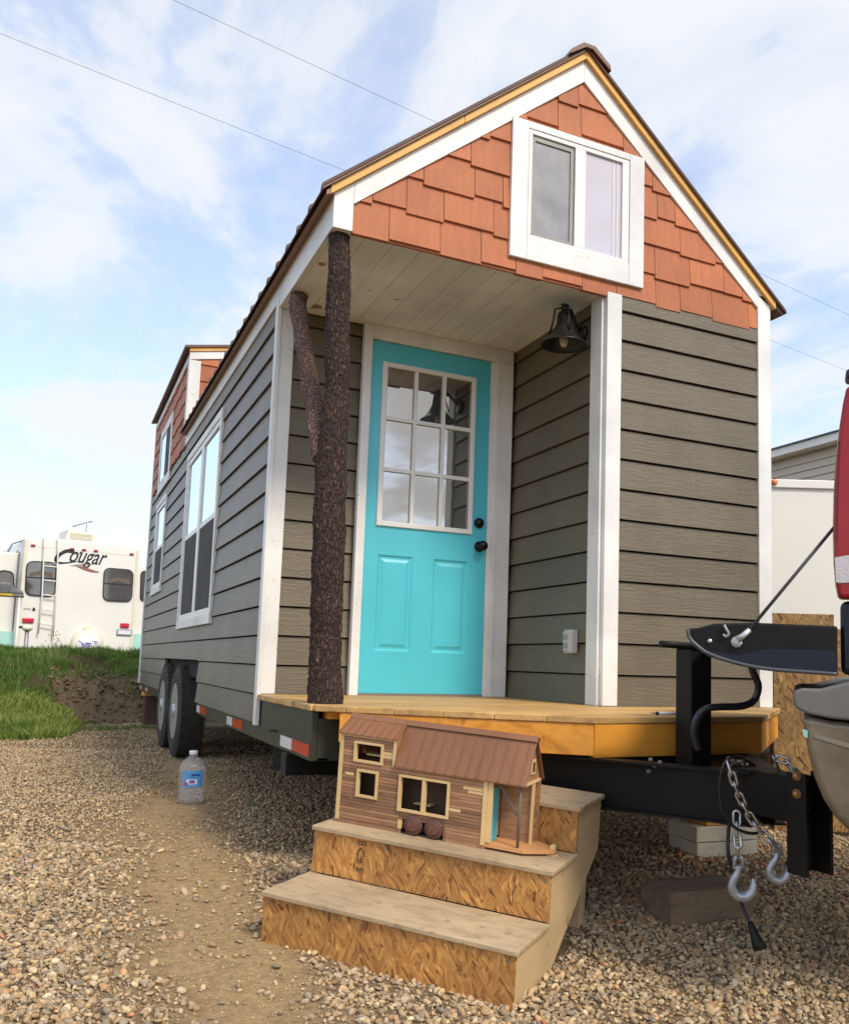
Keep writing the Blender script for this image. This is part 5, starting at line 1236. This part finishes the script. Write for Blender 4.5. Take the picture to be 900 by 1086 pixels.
for i in range(16):
    a = random.uniform(0, 6.28); r0 = random.uniform(0, rr_*.42); cc = np.array([p[0]+r0*math.cos(a)*1.3, -.179, p[2]+r0*math.sin(a)*.7]); b.tube(smoothpath([cc, cc+[random.uniform(-.08, .08), 0, random.uniform(-.05, .05)], cc+[random.uniform(-.1, .1), 0, random.uniform(-.06, .06)]], 3), .011, 5)
b.build('printed_picture', 'purple', sp)
p = rp(131.6, 670.8); fr_ = MB().box(p[0]-.17, p[0]+.17, -.03, 0, p[2]-.075, p[2]+.07).build('plate_holder', 'greymetal', rv, .01)
MB().box(p[0]-.145, p[0]+.145, -.036, -.0305, p[2]-.045, p[2]+.045).build('number_plate', 'refw', fr_)
MB().box(.05, RW-.05, .1, 8.8, .25, .55).build('underframe', 'dark', rv)
# slide-outs
s_t = rp(24, 586, .6)
so = MB().box(-.75, -.01, .6, 4.2, .7, rp(10, 586, .6)[2]).build('slide_out', 'rvwhite', rv, .02)
c4 = [rp(-2, 604, .6), rp(14.5, 606, .6), rp(15.5, 630, .6), rp(-2, 628, .6)]
w = MB().prism([tuple(p_) for p_ in rrect(c4, .12)], (0, -.03, 0)).build('window', 'ink', so); MB().prism([tuple(p_+[0, -.0305, 0]) for p_ in rrect(grow(c4, -.045), .10)], (0, -.004, 0)).build('pane', plain('camper_mesh', (.16, .15, .15), .6), so)
MB().tube([tuple(rp(21.5, 586, .55)), tuple(rp(15.5, 668, .55))], .035, 8).build('slide_seal', plain('seal_brown', (.25, .19, .17), .6), rv)
MB().tube([tuple(rp(8, 586, .8)), tuple(rp(13, 577, .8)), tuple(rp(26, 572.5, .5))], .02, 6).tube([tuple(rp(18, 586, .8)), tuple(rp(23, 579, .8))], .02, 6).build('roof_rail', 'greymetal', rv)
xr2 = RW+.01
MB().box(xr2, xr2+.75, .9, 4.2, .7, rp(150, 599.5, .9)[2]).build('slide_out', 'rvwhite', rv, .02)
c4 = [rp(146.5, 605, .9), rp(163, 606, .9), rp(162, 639, .9), rp(145.5, 637.5, .9)]
c4 = [rp(149, 605, .9), rp(166, 606, .9), rp(165, 639, .9), rp(148, 637.5, .9)]
w = MB().prism([tuple(p_) for p_ in rrect(c4, .12)], (0, -.03, 0)).build('window', 'ink', rv); MB().prism([tuple(p_+[0, -.0305, 0]) for p_ in rrect(grow(c4, -.045), .10)], (0, -.004, 0)).build('pane', 'rvglass', w)
for (pa1, pb1, dd) in (((-8, 668), (14.5, 671), .5), ((141, 672), (158, 674), .8)):
    a_, c_ = rp(*pa1, dd), rp(*pb1, dd); MB().prism([(a_[0], dd, a_[2]), (c_[0], dd, c_[2]), (c_[0], dd, .05), (a_[0], dd, .05)], (0, .06, 0)).build('skirt_tarp', 'turq', rv)
for yw in (4.6, 5.5):
    MB().lathe([(.2, 0), (.35, 0), (.38, .03), (.38, .2), (.35, .22)], (.06, yw, .38), (1, 0, 0), 28).build('wheel', 'rubber', rv)
    MB().lathe([(.2, 0), (.35, 0), (.38, .03), (.38, .2), (.35, .22)], (RW-.28, yw, .38), (1, 0, 0), 28).build('wheel', 'rubber', rv)
# bundle on a rack at the left
g_ = deep(8, 631, 17.5); gz_ = float(gz(g_[0], g_[1]))
gr_ = thing('covered_grill', 'grey-covered grill with a yellow edge at the left of the camper', 'grill', (g_[0], g_[1], gz_))
h_ = g_[2]-gz_
b = MB(); pts = [(-.35, 0), (.28, 0), (.26, .07), (.12, .11), (.05, .20), (-.10, .22), (-.22, .15), (-.35, .12)]
b.prism([(p_[0], -.2, h_+.02+p_[1]) for p_ in pts], (0, .45, 0)); b.build('cover', 'cloth', gr_, .03, 3)
MB().box(-.34, .10, -.21, .25, h_-.03, h_+.018).build('tray', 'yellow', gr_, .01)
MB().box(.101, .28, -.21, .25, h_-.03, h_+.018).build('shelf', 'cloth', gr_, .01)
b = MB()
for x_ in (-.3, .22):
    for y_ in (-.17, .2): b.tube([(x_, y_, 0), (x_, y_, h_-.031)], .02, 8)
b.build('legs', 'rvwhite', gr_)
# hydrant-like post with pale cap
g_ = deep(28.8, 668, 15.5); gz_ = float(gz(g_[0], g_[1])); zt_ = g_[2]-gz_
hy = thing('hookup_post', 'short grey hookup post with a cream cap standing in the grass before the camper', 'post', (g_[0], g_[1], gz_))
MB().tube([(0, 0, 0), (0, 0, zt_)], .035, 12).build('pole', 'greymetal', hy); MB().lathe([(.05, 0), (.085, .03), (.085, .06), (.06, .10), (0, .11)], (0, 0, zt_-.02), (0, 0, 1), 16).build('cap', 'cream', hy)
MB().box(-.13, -.05, -.03, .03, zt_+.02, zt_+.06).build('handle', 'ink', hy)

# ------------------------------------------------------------------ wires
def wire(pts, lab, r=.005):
    P = [np.array(p) for p in pts]; P = [P[0]+(P[1]-P[0])*t-np.array([0, 0, .9*4*t*(1-t)*0]) for t in np.linspace(-.5, 1.5, 40)]
    c = P[20]; b = MB(); b.tube([p-c for p in P], r, 6); o = b.build('power_line', 'wire', None); o.location = c; tag(o, lab, 'power line', 'power lines across the sky')
wire([deep(0, 35, 24), deep(820, 362, 36)], 'lower and left-hand of the two thin wires crossing the sky behind the roof')
wire([deep(185, 0, 24), deep(808, 291, 33)], 'upper and right-hand of the two thin wires crossing the sky behind the roof')

# ------------------------------------------------------------------ light
SUN_AZ = math.radians(166); SUN_EL = math.radians(46)
wld = bpy.data.worlds.new('World'); sc.world = wld; wld.use_nodes = True; nt = wld.node_tree; bg = nt.nodes['Background']
sky = N(nt, 'ShaderNodeTexSky', sky_type='NISHITA'); sky.sun_disc = False; sky.sun_elevation = SUN_EL; sky.sun_rotation = SUN_AZ; sky.air_density = 1.0; sky.dust_density = 1.2; sky.ozone_density = 1.5
tc = N(nt, 'ShaderNodeTexCoord'); sep = N(nt, 'ShaderNodeSeparateXYZ'); nt.links.new(tc.outputs['Generated'], sep.inputs[0])
def MA(op, a, b=None, clamp=False):
    m = N(nt, 'ShaderNodeMath', operation=op, use_clamp=clamp)
    for s_, v_ in ((m.inputs[0], a), (m.inputs[1], b)):
        if v_ is None: continue
        if hasattr(v_, 'is_linked'): nt.links.new(v_, s_)
        else: s_.default_value = v_
    return m.outputs[0]
zc2 = MA('ADD', MA('MAXIMUM', sep.outputs[2], 0.0), .16)
cb_ = N(nt, 'ShaderNodeCombineXYZ'); nt.links.new(MA('DIVIDE', sep.outputs[0], zc2), cb_.inputs[0]); nt.links.new(MA('DIVIDE', sep.outputs[1], zc2), cb_.inputs[1])
mpw = N(nt, 'ShaderNodeMapping'); mpw.inputs['Location'].default_value = (2.3, .7, 0); mpw.inputs['Scale'].default_value = (.85, .6, 1); nt.links.new(cb_.outputs[0], mpw.inputs[0])
nz = N(nt, 'ShaderNodeTexNoise'); nz.inputs['Scale'].default_value = 3.0; nz.inputs['Detail'].default_value = 9; nz.inputs['Roughness'].default_value = .60; nz.inputs['Distortion'].default_value = .35
nt.links.new(mpw.outputs[0], nz.inputs['Vector'])
cl_ = ramp(nt, nz.outputs[0], [(.40, 0), (.47, .35), (.515, .75), (.60, 1)])
low_ = ramp(nt, sep.outputs[2], [(.0, .6), (.05, .25), (.12, .0)])
cov = MA('MAXIMUM', cl_.outputs[0], low_.outputs[0])
cov = MA('ADD', MA('MULTIPLY', cov, .60), .34, True)
skym = N(nt, 'ShaderNodeMix', data_type='RGBA', blend_type='MULTIPLY'); skym.inputs[0].default_value = 1; nt.links.new(sky.outputs[0], skym.inputs[6]); skym.inputs[7].default_value = (1.95, 2.0, 2.2, 1)
fin = mix(nt, cov, skym.outputs[2], (6.3, 6.5, 6.7))
nt.links.new(fin, bg.inputs[0]); bg.inputs[1].default_value = .1
sd = bpy.data.lights.new('sun', 'SUN'); sd.energy = 1.95; sd.angle = math.radians(12); sd.color = (1, .88, .70); so_ = bpy.data.objects.new('sun', sd); C.objects.link(so_)
sdv = Vector((math.sin(SUN_AZ)*math.cos(SUN_EL), math.cos(SUN_AZ)*math.cos(SUN_EL), math.sin(SUN_EL))); so_.rotation_euler = (-sdv).to_track_quat('-Z', 'Y').to_euler()
